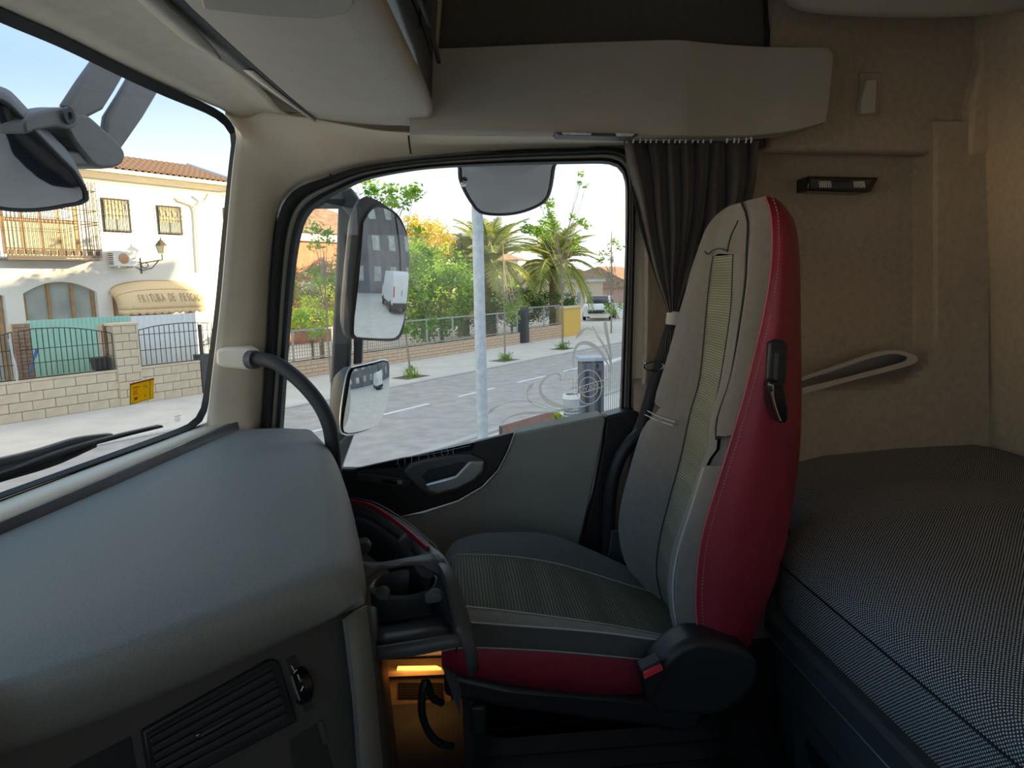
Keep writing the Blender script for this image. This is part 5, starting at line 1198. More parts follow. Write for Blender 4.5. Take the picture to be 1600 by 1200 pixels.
# recliner cover and buckle
rc = [(1012, 1070), (1030, 1040), (1060, 1012), (1090, 1000), (1125, 1003), (1160, 1015), (1182, 1030), (1187, 1050), (1178, 1080), (1150, 1105), (1120, 1120), (1060, 1120), (1020, 1110)]
obj('recliner_cover', MB().prism([atY(*p, 1.07) for p in crom(rc + [rc[0]], 40)[:-1]], (0, .07, 0)), 'black', seat, bevel=.014, seg=4)
bk_ = obj('buckle', MB().prism([atY(*p, 1.045) for p in [(1001, 1048), (1034, 1032), (1041, 1048), (1037, 1056), (1022, 1094), (1010, 1090), (1003, 1062)]], (0, .03, 0)), 'rubber', seat, bevel=.003)
obj('buckle_button', MB().prism([atY(*p, 1.042) for p in [(1005, 1051), (1033, 1038), (1037, 1047), (1007, 1062)]], (0, .006, 0)), 'buckle_red', bk_, bevel=.001)
# suspension: frame and bellows
fr0 = [(694, 1052), (800, 1075), (1000, 1092), (1100, 1112), (1090, 1150), (1000, 1135), (800, 1110), (694, 1090)]
obj('seat_frame', MB().prism([atY(*p, 1.16) for p in fr0], (0, .40, 0)), 'black', seat, bevel=.01)
be = MB(); rings = []
for k in range(13):
    z = 1.66 - k * .020; o_ = .022 * (k % 2); rings.append((z, o_))
Lr = []
for z, o_ in rings:
    x0, x1, y0, y1 = .03 - o_, .50 + o_, 1.17 - o_, 1.54 + o_; r__ = .06; pts = []
    for (cx_, cy2, a0_) in ((x1 - r__, y1 - r__, 0), (x0 + r__, y1 - r__, 90), (x0 + r__, y0 + r__, 180), (x1 - r__, y0 + r__, 270)):
        for q in range(5): pts.append(V((cx_ + r__ * math.cos(R(a0_ + q * 22.5)), cy2 + r__ * math.sin(R(a0_ + q * 22.5)), z)))
    Lr.append(pts + [pts[0]])
be.loft(Lr); obj('bellows', be, 'rubber', seat, ang=60)
obj('pedestal', MB().box((.05, 1.18, 1.405), (.48, 1.53, 1.43)), 'black', seat, bevel=.01)
obj('adjust_loop', MB().tube(Yc([(690, 1098, 1.18), (676, 1090, 1.16), (668, 1068, 1.14), (662, 1070, 1.13), (659, 1110, 1.13), (668, 1140, 1.14), (685, 1160, 1.16), (706, 1166, 1.18)], 30), .007, 10), 'black', seat)
obj('side_lever', MB().box((.02, 1.15, 1.68), (.05, 1.17, 1.74)), 'black', seat, bevel=.006)

# seat belt
sbt = thing('seat_belt', 'black seat belt running down the pillar behind the seat', 'seat belt', atY(1040, 500, 1.72))
A1 = Yc([(1054, 460, 1.74), (1036, 520, 1.73), (1012, 600, 1.71), (996, 660, 1.70), (980, 740, 1.69), (968, 830, 1.68), (962, 900, 1.68)], 24); A2 = Yc([(1078, 460, 1.73), (1060, 520, 1.72), (1034, 600, 1.70), (1014, 660, 1.69), (996, 740, 1.68), (985, 830, 1.67), (982, 900, 1.67)], 24)
obj('webbing', MB().loft([A1, A2]), 'belt', sbt, solid=.002)
obj('guide_ring', MB().tube([atY(1022, 572, 1.70) + V((.026 * math.cos(t * .449), .006 * math.sin(t * .449), .010 * math.sin(t * .449))) for t in range(15)], .003, 6), 'chrome', sbt)
obj('lower_tongue', MB().prism([atY(*p, 1.655) for p in [(956, 830), (976, 828), (980, 858), (974, 884), (950, 876)]], (0, .012, 0)), 'bunk', sbt, bevel=.003)

# ------------------------------------------------------------------ curtain and rail
cur = thing('curtain', 'dark brown gathered curtain tied back beside the passenger window', 'curtain', atY(1060, 560, 1.74))
rowsC = [(220, 974, 1186), (245, 978, 1184), (290, 985, 1178), (340, 994, 1165), (390, 1008, 1140), (430, 1021, 1112), (460, 1033, 1088), (485, 1042, 1070), (496, 1045, 1064), (510, 1044, 1066), (540, 1040, 1078), (575, 1038, 1088), (620, 1040, 1092)]
rr_ = crom(rowsC, 40); cl_ = []; NP = 150
for py, x0, x1 in rr_:
    row = []; gath = sstep(500, 240, py); wpx = x1 - x0
    for q in range(NP + 1):
        t = q / NP; ph = t * 2 * math.pi * 8 + 1.3 * math.sin(t * 9 + py * .008) + .5 * math.sin(py * .03 + t * 17); amp = .008 + .030 * min(1, wpx / 150) * (.55 + .45 * sstep(220, 300, py))
        amp *= (.7 + .5 * math.sin(t * 23.0) ** 2)
        row.append(atY(x0 + wpx * t + 2.5 * math.cos(ph) * min(1, wpx / 100), py, 1.715 + amp * math.sin(ph)))
    cl_.append(row)
obj('cloth', MB().loft(cl_), 'curtain', cur, ang=180, solid=.0015)
obj('tie_band', MB().lathe(atY(1054, 497, 1.715), [(.020, -.017), (.022, -.010), (.021, .012), (.018, .017)], 16, V((.1, 0, 1))), 'tie_grey', cur)
for k in range(22):
    x = 980 + k * 9.2 + random.uniform(-1.5, 1.5)
    if 1112 < x < 1132: continue
    obj('hook', MB().tube([atY(x, 213, 1.675), atY(x + 1.5, 218, 1.67), atY(x, 223, 1.675)], .0022, 5), 'white', cur)

# ------------------------------------------------------------------ overhead shelf panel with lamp and rail
shp = thing('overhead_shelf', 'grey beige side shelf panel above the passenger door', 'shelf', atY(1000, 205, 1.65))
tpx = [(640, 78), (700, 76), (860, 69), (1000, 64), (1062, 63), (1100, 67), (1180, 73), (1240, 74), (1296, 75)]
bpx = [(640, 204), (700, 203), (860, 206), (1000, 210), (1062, 211), (1100, 212), (1180, 210), (1240, 203), (1290, 190)]
ydep = [1.63, 1.63, 1.625, 1.62, 1.62, 1.635, 1.66, 1.665, 1.67]
T_ = [atY(*p) for p in crom([(a[0], a[1], y) for a, y in zip(tpx, ydep)], 60)]; B_2 = [atY(*p) for p in crom([(a[0], a[1], y) for a, y in zip(bpx, ydep)], 60)]
md = [[a.lerp(b, q / 6) + V((0, -.008 * math.sin(math.pi * q / 6), 0)) for a, b in zip(T_, B_2)] for q in range(7)]
obj('panel', MB().loft([[p + V((0, .12, .004)) for p in T_], [p + V((0, .006, .003)) for p in T_]] + md + [[p + V((0, .008, -.004)) for p in B_2], [p + V((0, .035, -.002)) for p in B_2]]), 'shelf', shp, ang=50)
obj('end_cap', MB().prism([atY(*p, 1.668) for p in crom([(1296, 75), (1303, 82), (1302, 120), (1298, 165), (1292, 183), (1280, 193), (1240, 203)], 16)] + [atY(1240, 74, 1.668)], (0, .1, 0)), 'shelf', shp, bevel=.006, seg=3)
lampb = obj('courtesy_lamp', MB().prism([atY(*p, 1.60) for p in [(868, 206), (1000, 209), (992, 214), (874, 211)]], (0, .05, 0)), 'tray', shp, bevel=.002)
obj('lamp_lens', MB().prism([atY(*p, 1.597) for p in [(878, 206.5), (924, 207.5), (924, 211), (880, 210)]], (0, .02, 0)), 'lens', lampb, bevel=.001)
obj('lamp_lens', MB().prism([atY(*p, 1.597) for p in [(962, 207.5), (992, 208.5), (988, 213), (964, 212.5)]], (0, .02, 0)), 'lens', lampb, bevel=.001)
obj('curtain_rail', MB().tube(Yc([(940, 216, 1.70), (1060, 217, 1.70), (1150, 216, 1.70), (1200, 212, 1.705), (1226, 208, 1.71)], 24), .005, 8), 'console', shp)
# ------------------------------------------------------------------ front overhead console
oc_ = thing('overhead_console', 'beige front overhead console with dark recessed compartment', 'console', atY(600, 195, 1.6))
def Zp(lst): return [atZ(*p) for p in lst]
fr_e = [V(p) for p in crom([atY(494, 184, 1.70), atZ(440, 138, 2.858), atZ(380, 84, 2.862), atZ(315, 24, 2.866), atZ(292, 2, 2.868), atZ(240, -55, 2.87), atZ(140, -160, 2.87)], 30)]
re_e = [V(p) for p in crom([atY(672, 195, 1.70), atZ(652, 150, 2.858), atZ(630, 110, 2.862), atZ(600, 55, 2.866), atZ(582, 22, 2.868), atZ(545, -45, 2.87), atZ(480, -160, 2.87)], 30)]
bot = [[a.lerp(b, q / 5) + V((0, 0, -.006 * math.sin(math.pi * q / 5))) for a, b in zip(fr_e, re_e)] for q in range(6)]
up_f = [p + V((-.02, 0, .05)) for p in fr_e]; up_f2 = [p + V((-.05, .0, .5)) for p in fr_e]
re_r = [p + V((.012, .006, .010)) for p in re_e]; up_r = [p + V((.04, 0, .55)) for p in re_e]
obj('console_body', MB().loft([up_f2, up_f, [p + V((-.004, 0, .006)) for p in fr_e]] + bot + [re_r, [p + V((.014, .006, .03)) for p in re_e]]), 'console', oc_, ang=50, solid=.003)
# rear face: dark recessed compartment with frame
obj('compartment', MB().loft([[p + V((.010, .004, .03)) for p in re_e], up_r]), 'gloss_black', oc_, solid=.003)
obj('end_frame', MB().loft([Yc([(672, 195, 1.70), (676, 180, 1.70), (682, 100, 1.70), (690, 0, 1.70), (700, -120, 1.70)], 14), Yc([(664, 172, 1.69), (667, 150, 1.69), (672, 90, 1.69), (678, 0, 1.69), (686, -120, 1.69)], 14), Yc([(660, 160, 1.71), (663, 150, 1.71), (666, 90, 1.71), (672, 0, 1.71), (680, -120, 1.71)], 14)]), 'console', oc_, ang=60, solid=.006)
obj('net_bar', MB().tube([p + V((.03, 0, .12)) for p in re_e[1:]], .005, 6), 'tray', oc_)
obj('label_plate', MB().prism([atY(*p, 1.40) for p in [(664, 0), (676, -2), (672, 60), (664, 40)]], (.01, .01, 0)), 'tray', oc_)
rec = [atZ(*p, 2.86) for p in [(318, 8), (350, 12), (420, 20), (500, 24), (540, 16), (552, 0), (552, -60), (300, -60)]]
obj('hand_recess', MB().prism([p + V((0, 0, -.005)) for p in rec], (0, 0, .004)), 'shelf', oc_, bevel=.002)
# dark blind cassette in front of the console
vz = [V(p) for p in crom([atY(488, 184, 1.70), atZ(420, 141, 2.885), atZ(345, 91, 2.90), atZ(250, 23, 2.91), atZ(210, -6, 2.91), atZ(100, -90, 2.91)], 30)]
vz2 = [V(p) for p in crom([atY(494, 184, 1.70), atZ(440, 140, 2.87), atZ(380, 86, 2.875), atZ(290, 2, 2.88), atZ(250, -40, 2.88), atZ(150, -140, 2.88)], 30)]
blc = thing('sun_blind', 'dark roller blind cassette above the windscreen', 'blind', vz[0])
obj('cassette', MB().loft([vz, [a.lerp(b, .5) + V((0, 0, -.004)) for a, b in zip(vz, vz2)], vz2]), 'tray', blc, solid=.006)
pl0 = [atZ(*p, 2.872) for p in crom([(290, 62), (240, 20), (216, -2), (150, -60)], 10)]; pl1 = [atZ(*p, 2.868) for p in crom([(345, 92), (318, 60), (262, 10), (190, -60)], 10)]
obj('pull_bar', MB().loft([pl0, pl1]), 'shelf', blc, solid=.006)
obj('pale_slat', MB().loft([[a.lerp(b, .55) + V((0, 0, -.008)) for a, b in zip(vz[:14], vz2[:14])], [a.lerp(b, .9) + V((0, 0, -.008)) for a, b in zip(vz[:14], vz2[:14])]]), 'console', blc, solid=.003)

# coat hook, reading lamp, overhead locker
hk = thing('coat_hook', 'small pale folding coat hook on the upper side lining', 'hook', atY(1357, 178, 1.79))
obj('hook_base', MB().prism([atY(*p, 1.79) for p in [(1344, 112), (1378, 112), (1374, 180), (1346, 180)]], (0, .012, 0)), 'lining', hk, bevel=.004)
obj('hook_flap', MB().prism([atY(*p, 1.772) for p in [(1355, 124), (1372, 123), (1369, 176), (1345, 178), (1346, 160)]], (0, .02, 0)), 'console', hk, bevel=.004, seg=3)
rl_ = thing('reading_lamp', 'slim clear reading lamp set into the side lining above the seat', 'lamp', atY(1318, 298, 1.86))
obj('housing', MB().prism([atY(*p, 1.835) for p in [(1263, 275), (1373, 277), (1362, 299), (1352, 301), (1262, 298)]], (0, .065, 0)), 'gloss_black', rl_, bevel=.003)
obj('lamp_cover', MB().prism([atY(*p, 1.830) for p in [(1268, 280), (1364, 281), (1354, 296), (1268, 295)]], (0, .006, 0)), 'tray', rl_, bevel=.002)
for (x0, x1) in ((1280, 1300), (1334, 1352)):
    mb = MB()
    for k in range(6): x = x0 + (x1 - x0) * k / 6; mb.prism([atY(x, 283, 1.827), atY(x + 1.6, 283, 1.827), atY(x + 3, 293, 1.827), atY(x + 1.4, 293, 1.827)], (0, .004, 0))
    obj('reflector', mb, 'lens', rl_)
obj('switch', MB().prism([atY(*p, 1.826) for p in [(1302, 279), (1332, 279), (1330, 285), (1304, 285)]], (0, .008, 0)), 'black', rl_, bevel=.001)
ovl = thing('overhead_locker', 'pale rounded overhead locker edge above the bunk', 'locker', V((1.3, 1.0, 3.1)))
op = crom([(1225, -6), (1232, 6), (1262, 16), (1330, 23), (1420, 25), (1500, 24), (1560, 20), (1606, 14)], 30)
obj('underside', MB().loft([[atY(*p, 1.62) for p in op], [atY(p[0], p[1] + 1, 1.60) + V((0, 0, .0)) for p in op], [atY(p[0], p[1] - 10, 1.585) for p in op], [atY(p[0], p[1] - 60, 1.58) for p in op], [atY(p[0], -300, 1.58) for p in op]]), 'shelf', ovl, ang=60, solid=.004)
obj('top_fill', MB().loft([[atY(*p, 1.62) for p in op], [atY(p[0], p[1], 1.745) + V((0, 0, .01)) for p in op]]), 'shelf', ovl, solid=.004)

# ------------------------------------------------------------------ bunk
mt = MB(); UV = []
yv = [1.775, 1.74, 1.70, 1.62, 1.54, 1.48, 1.42, 1.36, 1.32] + [1.28 - .06 * k for k in range(28)]
def fx(y): return .665 + (.12 * sstep(1.27, 1.50, y)) + .04 * sstep(1.5, 1.84, y)
prof = [(.012, 1.800), (.003, 1.81), (.0, 1.83), (.0, 1.87), (.001, 1.91), (.006, 1.935), (.02, 1.955), (.05, 1.972), (.09, 1.985), (.16, 2.0), (.26, 2.01), (.38, 2.015), (.52, 2.015), (.66, 2.015), (.80, 2.012), (.87, 2.0)]
lines = []
for y in yv:
    row = []
    for k, (dx, z) in enumerate(prof):
        x = fx(y); x = x + dx * (1.53 - x) / .87; zz = z
        if k > 5: zz += .006 * math.sin(y * 9 + dx * 6) + .004 * math.sin(dx * 23 + y * 4)
        row.append(V((x, y, zz)))
    lines.append(row)
mb = MB().loft(lines)
mo = obj('mattress', mb, 'mattress', ang=180)
tag(mo, 'dark dotted fabric mattress on the bunk', 'mattress')
uvl = mo.data.uv_layers.new(name='UVMap'); nrow = len(prof); arc = [0]
for a, b in zip(prof, prof[1:]): arc.append(arc[-1] + math.hypot(b[0] - a[0], b[1] - a[1]))
for lp_ in mo.data.loops: i = lp_.vertex_index; uvl.data[lp_.index].uv = (arc[i % nrow], yv[i // nrow])
obj('mattress_seam', MB().tube([l[4] + V((-.001, 0, .004)) for l in lines], .002, 6), 'rubber', mo)
bnk = thing('bunk_base', 'dark plastic bunk base with a recessed storage door', 'bunk', (.7, .6, 1.41))
def railp(y): return V((fx(max(y, -9)) - .012, y, 0))
yr = [1.40, 1.34, 1.30, 1.26, 1.2, 1.0, .8, .5, .2, -.2, -.45]
ra = [V((fx(y) - .018, y, 1.818)) for y in yr]; rb_ = [V((fx(y) - .028, y, 1.810)) for y in yr]; rc_ = [V((fx(y) - .028, y, 1.768)) for y in yr]; rd_ = [V((fx(y) - .004, y, 1.745)) for y in yr]; re__ = [V((fx(y) + .05, y, 1.815)) for y in yr]
obj('rail', MB().loft([re__, ra, rb_, rc_, rd_]), 'bunk', bnk, ang=30)
obj('rail_line', MB().tube([p + V((-.001, 0, .004)) for p in rc_], .0013, 5), 'silver', bnk)
obj('front_panel', MB().loft([[V((fx(y) + .0, y, 1.75)) for y in yr], [V((fx(y) + .03, y, 1.41)) for y in yr]]), 'bunk', bnk, solid=.01)
obj('end_panel', MB().box((.72, 1.385, 1.41), (1.5, 1.40, 1.78)), 'black', bnk)
dr_ = obj('storage_door', MB().prism([V((.652, 1.20, 1.66)), V((.652, -.2, 1.66)), V((.662, -.2, 1.44)), V((.662, 1.12, 1.44)), V((.660, 1.18, 1.50))], (.03, 0, 0)), 'bunk', bnk, bevel=.006)
obj('finger_recess', MB().prism([V((.650, 1.14, 1.635)), V((.650, .85, 1.635)), V((.652, .85, 1.575)), V((.652, 1.08, 1.575)), V((.651, 1.13, 1.60))], (.01, 0, 0)), 'black', dr_, bevel=.004)

# ------------------------------------------------------------------ wiper, stickers, window decal
wp = thing('wiper', 'black windscreen wiper resting low on the glass', 'wiper', atWS(120, 700, -.06))
def wl(pts, off, n=20): return [atWS(*p, off) for p in crom(pts, n)]
obj('blade', MB().loft([wl([(-60, 752), (0, 738), (100, 702), (180, 680), (250, 664)], -.05), wl([(-60, 762), (0, 745), (100, 708), (180, 685), (252, 667)], -.05)]), 'rubber', wp, solid=.012)
obj('arm', MB().loft([wl([(-60, 725), (0, 716), (60, 702), (120, 684), (172, 677)], -.075), wl([(-60, 745), (0, 735), (60, 718), (120, 697), (174, 681)], -.075)]), 'ext_black', wp, solid=.012)
obj('blade_carrier', MB().loft([wl([(-60, 760), (0, 744), (80, 718), (148, 690)], -.055), wl([(-60, 770), (0, 752), (80, 728), (148, 698)], -.055)]), 'rubber', wp, solid=.01)
obj('clip', MB().prism([atWS(*p, -.06) for p in [(46, 728), (56, 727), (53, 738), (48, 737)]], (-.01, 0, 0)), 'rubber', wp)
sq = [atWS(*p, .004) for p in ((202.5, 599.5), (240, 590.5), (240, 622.5), (202.5, 632.5))]
stk = thing('inspection_sticker', 'yellow inspection sticker seen from behind on the windscreen', 'sticker', sq[3])
ux_ = (sq[1] - sq[0]); uy_ = (sq[0] - sq[3]); nn_ = ux_.cross(uy_).normalized()
def sk(u, v, o=.0): return sq[3] + ux_ * u + uy_ * v + nn_ * o
def sqr(name, u0, v0, u1, v1, m, o=.0012): return obj(name, MB().prism([sk(u0, v0, o), sk(u1, v0, o), sk(u1, v1, o), sk(u0, v1, o)], nn_ * -.0006), m, stk)
sqr('sheet', 0, 0, 1, 1, 'yellow', .0006); sqr('border', 0, .93, 1, 1, 'sticker_red'); sqr('border', 0, 0, .02, 1, 'sticker_green'); sqr('border', .82, 0, .835, 1, 'sticker_green'); sqr('border', 0, 0, 1, .02, 'sticker_green')
tm = MB(); uxn = ux_.normalized(); uyn = uy_.normalized(); hgt_ = uy_.length
text_mb(tm, '26', sk(.22, .42, .0015), uxn, uyn, hgt_ * .36, 0, mirror=True)
for (u0, u1, v0, v1) in ((.10, .38, .74, .78), (.16, .30, .16, .30)): tm.add([sk(u0, v0, .0015), sk(u1, v0, .0015), sk(u1, v1, .0015), sk(u0, v1, .0015)], [(0, 1, 2, 3)])
obj('red_print', tm, 'sticker_red', stk)
tm = MB(); text_mb(tm, 'ITV', sk(.62, .60, .0015), uxn, uyn, hgt_ * .22, 0, mirror=True, shear=.2); text_mb(tm, 'A', sk(.62, .18, .0015), uxn, uyn, hgt_ * .24, 0, mirror=True); obj('green_print', tm, 'sticker_green', stk)
tm = MB(); q_ = [atWS(*p, .003) for p in ((272, 660), (294, 655.5), (272, 650))]
uq = (q_[1] - q_[0]).normalized(); vq = (q_[2] - q_[0]).normalized(); hq = (q_[2] - q_[0]).length
for k, (l0, l1) in enumerate(((0, .024), (.003, .022), (0, .023), (.004, .020))):
    c0 = q_[0] + vq * hq * (.85 - .26 * k); tm.add([c0 + uq * l0, c0 + uq * l1, c0 + uq * l1 + vq * hq * .07, c0 + uq * l0 + vq * hq * .07], [(0, 1, 2, 3)])
tag(obj('glass_mark', tm, 'bin_grey'), 'tiny manufacturer marking etched in the windscreen corner', 'marking')
# etched floral decal on the passenger window
dc = thing('window_decal', 'white etched floral scroll and emblem decal on the passenger window', 'decal', atY(880, 650, 1.84))
def dp_(x, y): return (760 + x / 6.314, 500 + y / 6.314)
YG = 1.842
def rib(nm, pts, wd, n=40):
    P = [atY(*dp_(*p), YG) for p in crom(pts, n)]; ws = [v[0] / 6.314 / F_PX * 1.84 for v in crom([(w_, 0) for w_ in wd], n)]
    obj(nm, MB().ribbon(P, ws, V((0, 1, 0)), .0005), 'etch', dc)
rib('scroll', [(770, 545), (760, 585), (720, 595), (735, 555), (690, 530), (600, 560), (545, 620), (530, 690), (560, 760), (640, 820), (760, 855), (900, 860), (1010, 840)], [4, 14, 22, 16, 10, 26, 40, 48, 44, 36, 26, 16, 6])
rib('scroll', [(870, 470), (855, 400), (865, 320), (900, 250), (970, 225), (1050, 250), (1120, 310), (1170, 390), (1200, 440), (1215, 520)], [8, 14, 20, 26, 34, 40, 40, 30, 20, 8])
rib('scroll', [(150, 1060), (140, 1040), (180, 990), (260, 945), (370, 920), (500, 915), (620, 905), (760, 895), (900, 870)], [6, 18, 24, 28, 26, 20, 14, 10, 5])
rib('tendril', [(100, 860), (180, 825), (280, 800), (400, 797), (500, 820), (600, 855), (720, 885), (860, 885)], [8, 8, 8, 8, 8, 8, 8, 5]); rib('leaf', [(5, 930), (40, 900), (80, 868), (105, 855)], [6, 34, 36, 8], 14)
rib('tendril', [(405, 700), (402, 750), (430, 810), (500, 850), (600, 880), (720, 890), (860, 880)], [10, 8, 8, 8, 8, 8, 4]); rib('leaf', [(475, 615), (450, 640), (415, 680), (404, 710)], [6, 36, 34, 8], 14)
rib('tendril', [(1050, 100), (1000, 80), (960, 95)], [6, 6, 8], 10); rib('leaf', [(965, 90), (930, 120), (895, 165), (882, 185)], [8, 40, 36, 6], 14)
rib('tendril', [(1170, 20), (1180, 100), (1205, 220), (1225, 340), (1225, 520), (1210, 700)], [34, 36, 28, 20, 10, 5]); rib('tendril', [(1045, 60), (1090, 140), (1150, 230), (1200, 330), (1215, 420)], [8, 8, 10, 12, 8]); rib('tendril', [(1075, 150), (1130, 220), (1190, 320), (1220, 400)], [7, 9, 10, 6])
def circ(cx_, cy2, rx_, ry_, w_, nm='ring'):
    pts = [(cx_ + rx_ * math.cos(t / 36 * 2 * math.pi), cy2 + ry_ * math.sin(t / 36 * 2 * math.pi)) for t in range(37)]
    P = [atY(*dp_(*p), YG) for p in pts]; obj(nm, MB().ribbon(P, w_ / 6.314 / F_PX * 1.84, V((0, 1, 0)), .0005), 'etch', dc)
circ(1010, 662, 128, 168, 9); circ(1010, 662, 90, 98, 8)
rib('emblem_arrow', [(865, 490), (785, 515), (800, 590), (830, 575), (858, 600), (850, 690)], [9, 9, 9, 9, 9, 9], 20)
rib('emblem_bar', [(815, 680), (920, 660), (1080, 612), (1200, 585)], [9, 9, 9, 9], 10); rib('emblem_bar', [(830, 740), (940, 720), (1080, 680), (1205, 640)], [9, 9, 9, 9], 10)
tm = MB(); b0 = atY(*dp_(835, 735), YG); b1 = atY(*dp_(1195, 645), YG); bu = (b1 - b0); bn_ = bu.normalized()
text_mb(tm, 'VOLVO', b0 + bu * .5 + V((0, -.0005, .001)), bn_, V((0, 0, 1)), .0165, 0, mirror=True); obj('emblem_lettering', tm, 'etch', dc, solid=.0003)

# ------------------------------------------------------------------ exterior mirrors
sm1 = thing('wing_mirror', 'dark double wing mirror on a long vertical arm outside the passenger window', 'mirror', atY(540, 700, 2.2))
Mc = atY(600, 430, 2.25); tgt = V((13.5, 6.6, 2.1))
mn = ((CC - Mc).normalized() + (tgt - Mc).normalized()).normalized()
gl = [(567, 348), (577, 330), (590, 322), (607, 326), (622, 338), (633, 360), (637, 385), (636, 430), (632, 480), (627, 515), (622, 526), (610, 530), (560, 528), (552, 522), (554, 480), (559, 420), (563, 380)]
g2 = crom(gl + [gl[0]], 60)[:-1]
def grow(pl, k):
    cx_ = sum(p[0] for p in pl) / len(pl); cy2 = sum(p[1] for p in pl) / len(pl); return [(cx_ + (p[0] - cx_) * (1 + k), cy2 + (p[1] - cy2) * (1 + k * .55)) for p in pl]
gp_ = [atP(*p, Mc, mn) for p in g2]
hl = [(561, 312), (572, 307), (590, 313), (610, 327), (628, 345), (637, 375), (638, 430), (634, 490), (628, 524), (620, 531), (600, 533), (548, 529), (539, 520), (538, 490), (543, 430), (549, 370), (554, 330)]
h2 = crom(hl + [hl[0]], 60)[:-1]; hp_ = [atP(*p, Mc - mn * .004, mn) for p in h2]
cen = sum(hp_, V((0, 0, 0))) / len(hp_)
hs = obj('upper_housing', MB().loft([[q + mn * .0 for q in hp_] + [hp_[0]], [q.lerp(cen, .02) - mn * .012 for q in hp_] + [hp_[0].lerp(cen, .02) - mn * .012], [q.lerp(cen, .14) - mn * .035 for q in hp_] + [hp_[0].lerp(cen, .14) - mn * .035], [q.lerp(cen, .45) - mn * .055 for q in hp_] + [hp_[0].lerp(cen, .45) - mn * .055]]).add(hp_, [tuple(range(len(hp_)))]), 'ext_black', sm1, ang=50)
gcen = sum(gp_, V((0, 0, 0))) / len(gp_)
obj('upper_glass', MB().loft([[gcen + (q - gcen) * (1 - k / 16) + mn * (.012 - ((q - gcen) * (1 - k / 16)).length_squared / 3.6) for q in gp_ + [gp_[0]]] for k in range(17)]), 'mirror', sm1, ang=180, weld=True)
obj('glass_edge', MB().tube([p for p in gp_] + [gp_[0]], .003, 6), 'rubber', sm1)
# lower, convex wide-angle mirror
Ml = atY(572, 622, 2.22); ml = ((CC - Ml).normalized() + (V((7.5, 4.0, .6)) - Ml).normalized()).normalized()
ll_ = [(548, 574), (580, 567), (602, 562), (607, 570), (606, 600), (602, 630), (592, 655), (580, 668), (555, 677), (538, 679), (532, 670), (533, 640), (539, 600), (543, 582)]
l2_ = crom(ll_ + [ll_[0]], 50)[:-1]; lpz = [atP(*p, Ml, ml) for p in l2_]; lcn = sum(lpz, V((0, 0, 0))) / len(lpz)
obj('lower_housing', MB().loft([[q for q in lpz] + [lpz[0]], [q.lerp(lcn, .02) - ml * .03 for q in lpz] + [lpz[0].lerp(lcn, .02) - ml * .03], [q.lerp(lcn, .3) - ml * .08 for q in lpz] + [lpz[0].lerp(lcn, .3) - ml * .08]]).add([lcn.lerp(q, .7) - ml * .08 for q in lpz], [tuple(range(len(lpz)))]), 'ext_black', sm1, ang=50)
dome = [[lcn + (q - lcn) * (.95 * (1 - k / 16)) + ml * (.022 - ((q - lcn) * (.95 * (1 - k / 16))).length_squared / 1.1) for q in lpz + [lpz[0]]] for k in range(17)]
obj('lower_glass', MB().loft(dome), 'mirror', sm1, ang=180, weld=True)
obj('glass_edge', MB().tube(lpz + [lpz[0]], .003, 6), 'silver', sm1)
# arm
obj('arm', MB().prism([atY(*p, 2.33) for p in [(528, 318), (545, 330), (556, 342), (549, 450), (546, 570), (540, 690), (533, 740), (520, 800), (506, 790), (514, 650), (520, 500), (525, 400)]], (0, .05, 0)), 'ext_black', sm1, bevel=.01)
obj('arm_bracket', MB().prism([atY(*p, 2.31) for p in [(520, 302), (548, 292), (560, 310), (556, 345), (546, 338), (530, 320)]], (0, .10, 0)), 'ext_grey', sm1, bevel=.008)
obj('cab_mount', MB().tube([atY(542, 312, 2.36), V((-.52, 2.05, 2.74)), V((-.50, 1.90, 2.72))], .03, 10), 'ext_black', sm1)
obj('rear_arm', MB().prism([atY(*p, 2.36) for p in [(553, 528), (566, 530), (565, 568), (552, 570)]], (0, .04, 0)), 'ext_black', sm1, bevel=.004)
obj('foot', MB().prism([atY(*p, 2.30) for p in [(536, 685), (552, 680), (530, 740), (520, 750), (505, 720)]], (0, .06, 0)), 'ext_grey', sm1, bevel=.006)
# kerb mirror above the window
km = thing('kerb_mirror', 'rounded kerb mirror hanging above the passenger window', 'mirror', atY(790, 262, 2.15))
kl = [(718, 262), (719, 280), (727, 300), (738, 318), (750, 331), (775, 335), (805, 333), (832, 325), (852, 313), (860, 295), (865, 262), (866, 235), (716, 238)]
k2 = crom(kl + [kl[0]], 60)[:-1]; K0 = atY(790, 300, 2.12); kn = ((CC - K0).normalized() + (V((.1, 2.9, 0)) - K0).normalized()).normalized()
kp = [atP(*p, K0, kn) for p in k2]; kc = sum(kp, V((0, 0, 0))) / len(kp)
cyc = lambda l: l + [l[0]]
obj('housing', MB().loft([cyc(kp), cyc([q.lerp(kc, -.02) - kn * .02 for q in kp]), cyc([q.lerp(kc, .15) - kn * .07 for q in kp]), cyc([q.lerp(kc, .6) - kn * .10 for q in kp])]).add([q.lerp(kc, .6) - kn * .10 for q in kp], [tuple(range(len(kp)))]), 'ext_black', km, ang=60)
obj('glass', MB().loft([cyc([kc + (q - kc) * (.95 * (1 - k / 8)) + kn * (.002 + .012 * (1 - (1 - k / 8) ** 2)) for q in kp]) for k in range(9)]), 'mirror_dim', km, ang=180, weld=True)
obj('glass_edge', MB().tube(cyc(kp), .005, 6), 'ext_black', km)
obj('mount', MB().tube([kc - kn * .08, kc - kn * .08 + V((0, -.10, .14)), V((kc.x, 1.93, 2.95))], .02, 8), 'ext_black', km)
obj('bolt', MB().lathe(atY(724, 288, 2.09), [(0, .004), (.008, .003), (.010, 0)], 12, kn), 'silver', km)
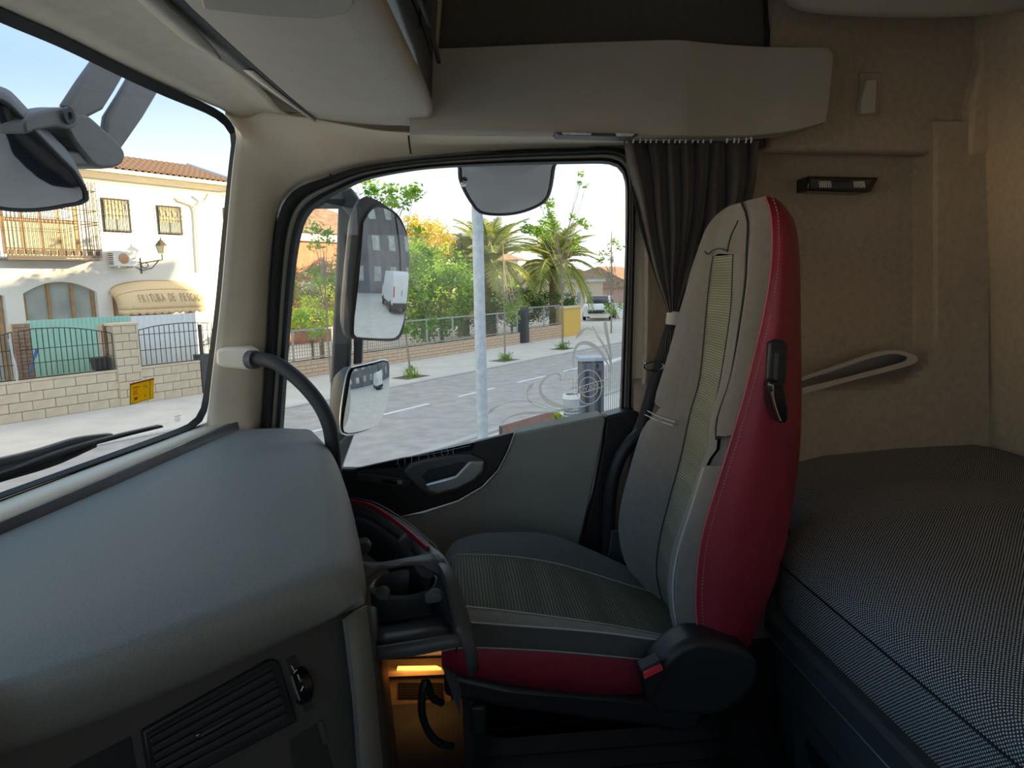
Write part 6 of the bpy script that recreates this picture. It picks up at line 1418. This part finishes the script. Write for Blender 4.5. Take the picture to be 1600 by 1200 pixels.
# front mirror ahead of the windscreen
fm_ = thing('front_mirror', 'dark front mirror on twin arms ahead of the windscreen', 'mirror', atX(90, 230, -1.05))
def Xp(lst, X): return [atX(p[0], p[1], X) for p in lst]
obj('arm', MB().prism(Xp([(166, 72), (206, 100), (178, 148), (163, 172), (128, 190), (102, 166), (128, 126)], -1.0), (-.025, 0, 0)), 'ext_grey', fm_, bevel=.012, seg=3)
obj('arm', MB().prism(Xp([(218, 100), (268, 112), (224, 186), (186, 241), (165, 215), (170, 180), (190, 148)], -1.0), (-.025, 0, 0)), 'ext_grey', fm_, bevel=.012, seg=3)
obj('knuckle', MB().prism(Xp(crom([(100, 190), (118, 182), (135, 178), (162, 200), (185, 222), (196, 240), (192, 256), (175, 263), (150, 260), (120, 225)], 24), -.96), (-.14, 0, 0)), 'ext_black', fm_, bevel=.015, seg=3)
obj('upper_link', MB().prism(Xp(crom([(38, 190), (50, 178), (80, 170), (105, 168), (122, 176), (125, 190), (112, 202), (90, 198), (60, 204), (42, 210)], 24), -.95), (-.06, 0, 0)), 'ext_grey', fm_, bevel=.01, seg=3)
obj('lower_link', MB().prism(Xp([(75, 236), (110, 236), (170, 232), (180, 250), (165, 262), (95, 260)], -.97), (-.08, 0, 0)), 'ext_black', fm_, bevel=.01, seg=3)
sc_ = atX(105, 181, -.945); obj('pivot_screw', MB().lathe(sc_, [(0, .002), (.008, .002), (.010, .008), (.020, .008), (.022, 0)], 20, V((1, -.2, -.1))), 'ext_black', fm_)
fh = [(-60, 150), (-20, 152), (8, 160), (28, 178), (45, 196), (70, 222), (95, 248), (118, 272), (136, 311), (100, 322), (60, 328), (20, 328), (-20, 322), (-60, 312)]
f2_ = crom(fh + [fh[0]], 60)[:-1]; F0 = atX(50, 260, -1.0); fn_ = ((CC - F0).normalized() + (V((-1.3, 1.5, 0)) - F0).normalized()).normalized(); fpz = [atP(*p, F0, fn_) for p in f2_]; fcn = sum(fpz, V((0, 0, 0))) / len(fpz)
obj('head', MB().loft([cyc(fpz), cyc([q.lerp(fcn, -.01) - fn_ * .02 for q in fpz]), cyc([q.lerp(fcn, .12) - fn_ * .08 for q in fpz]), cyc([q.lerp(fcn, .6) - fn_ * .12 for q in fpz])]).add([q.lerp(fcn, .6) - fn_ * .12 for q in fpz], [tuple(range(len(fpz)))]), 'ext_grey', fm_, ang=60)
obj('glass', MB().loft([cyc([fcn + (q - fcn) * (.94 * (1 - k / 8)) + fn_ * (.002 + .015 * (1 - (1 - k / 8) ** 2)) for q in fpz]) for k in range(9)]), 'mirror_dim', fm_, ang=180, weld=True)
obj('glass_edge', MB().tube(cyc(fpz), .005, 6), 'rubber', fm_)
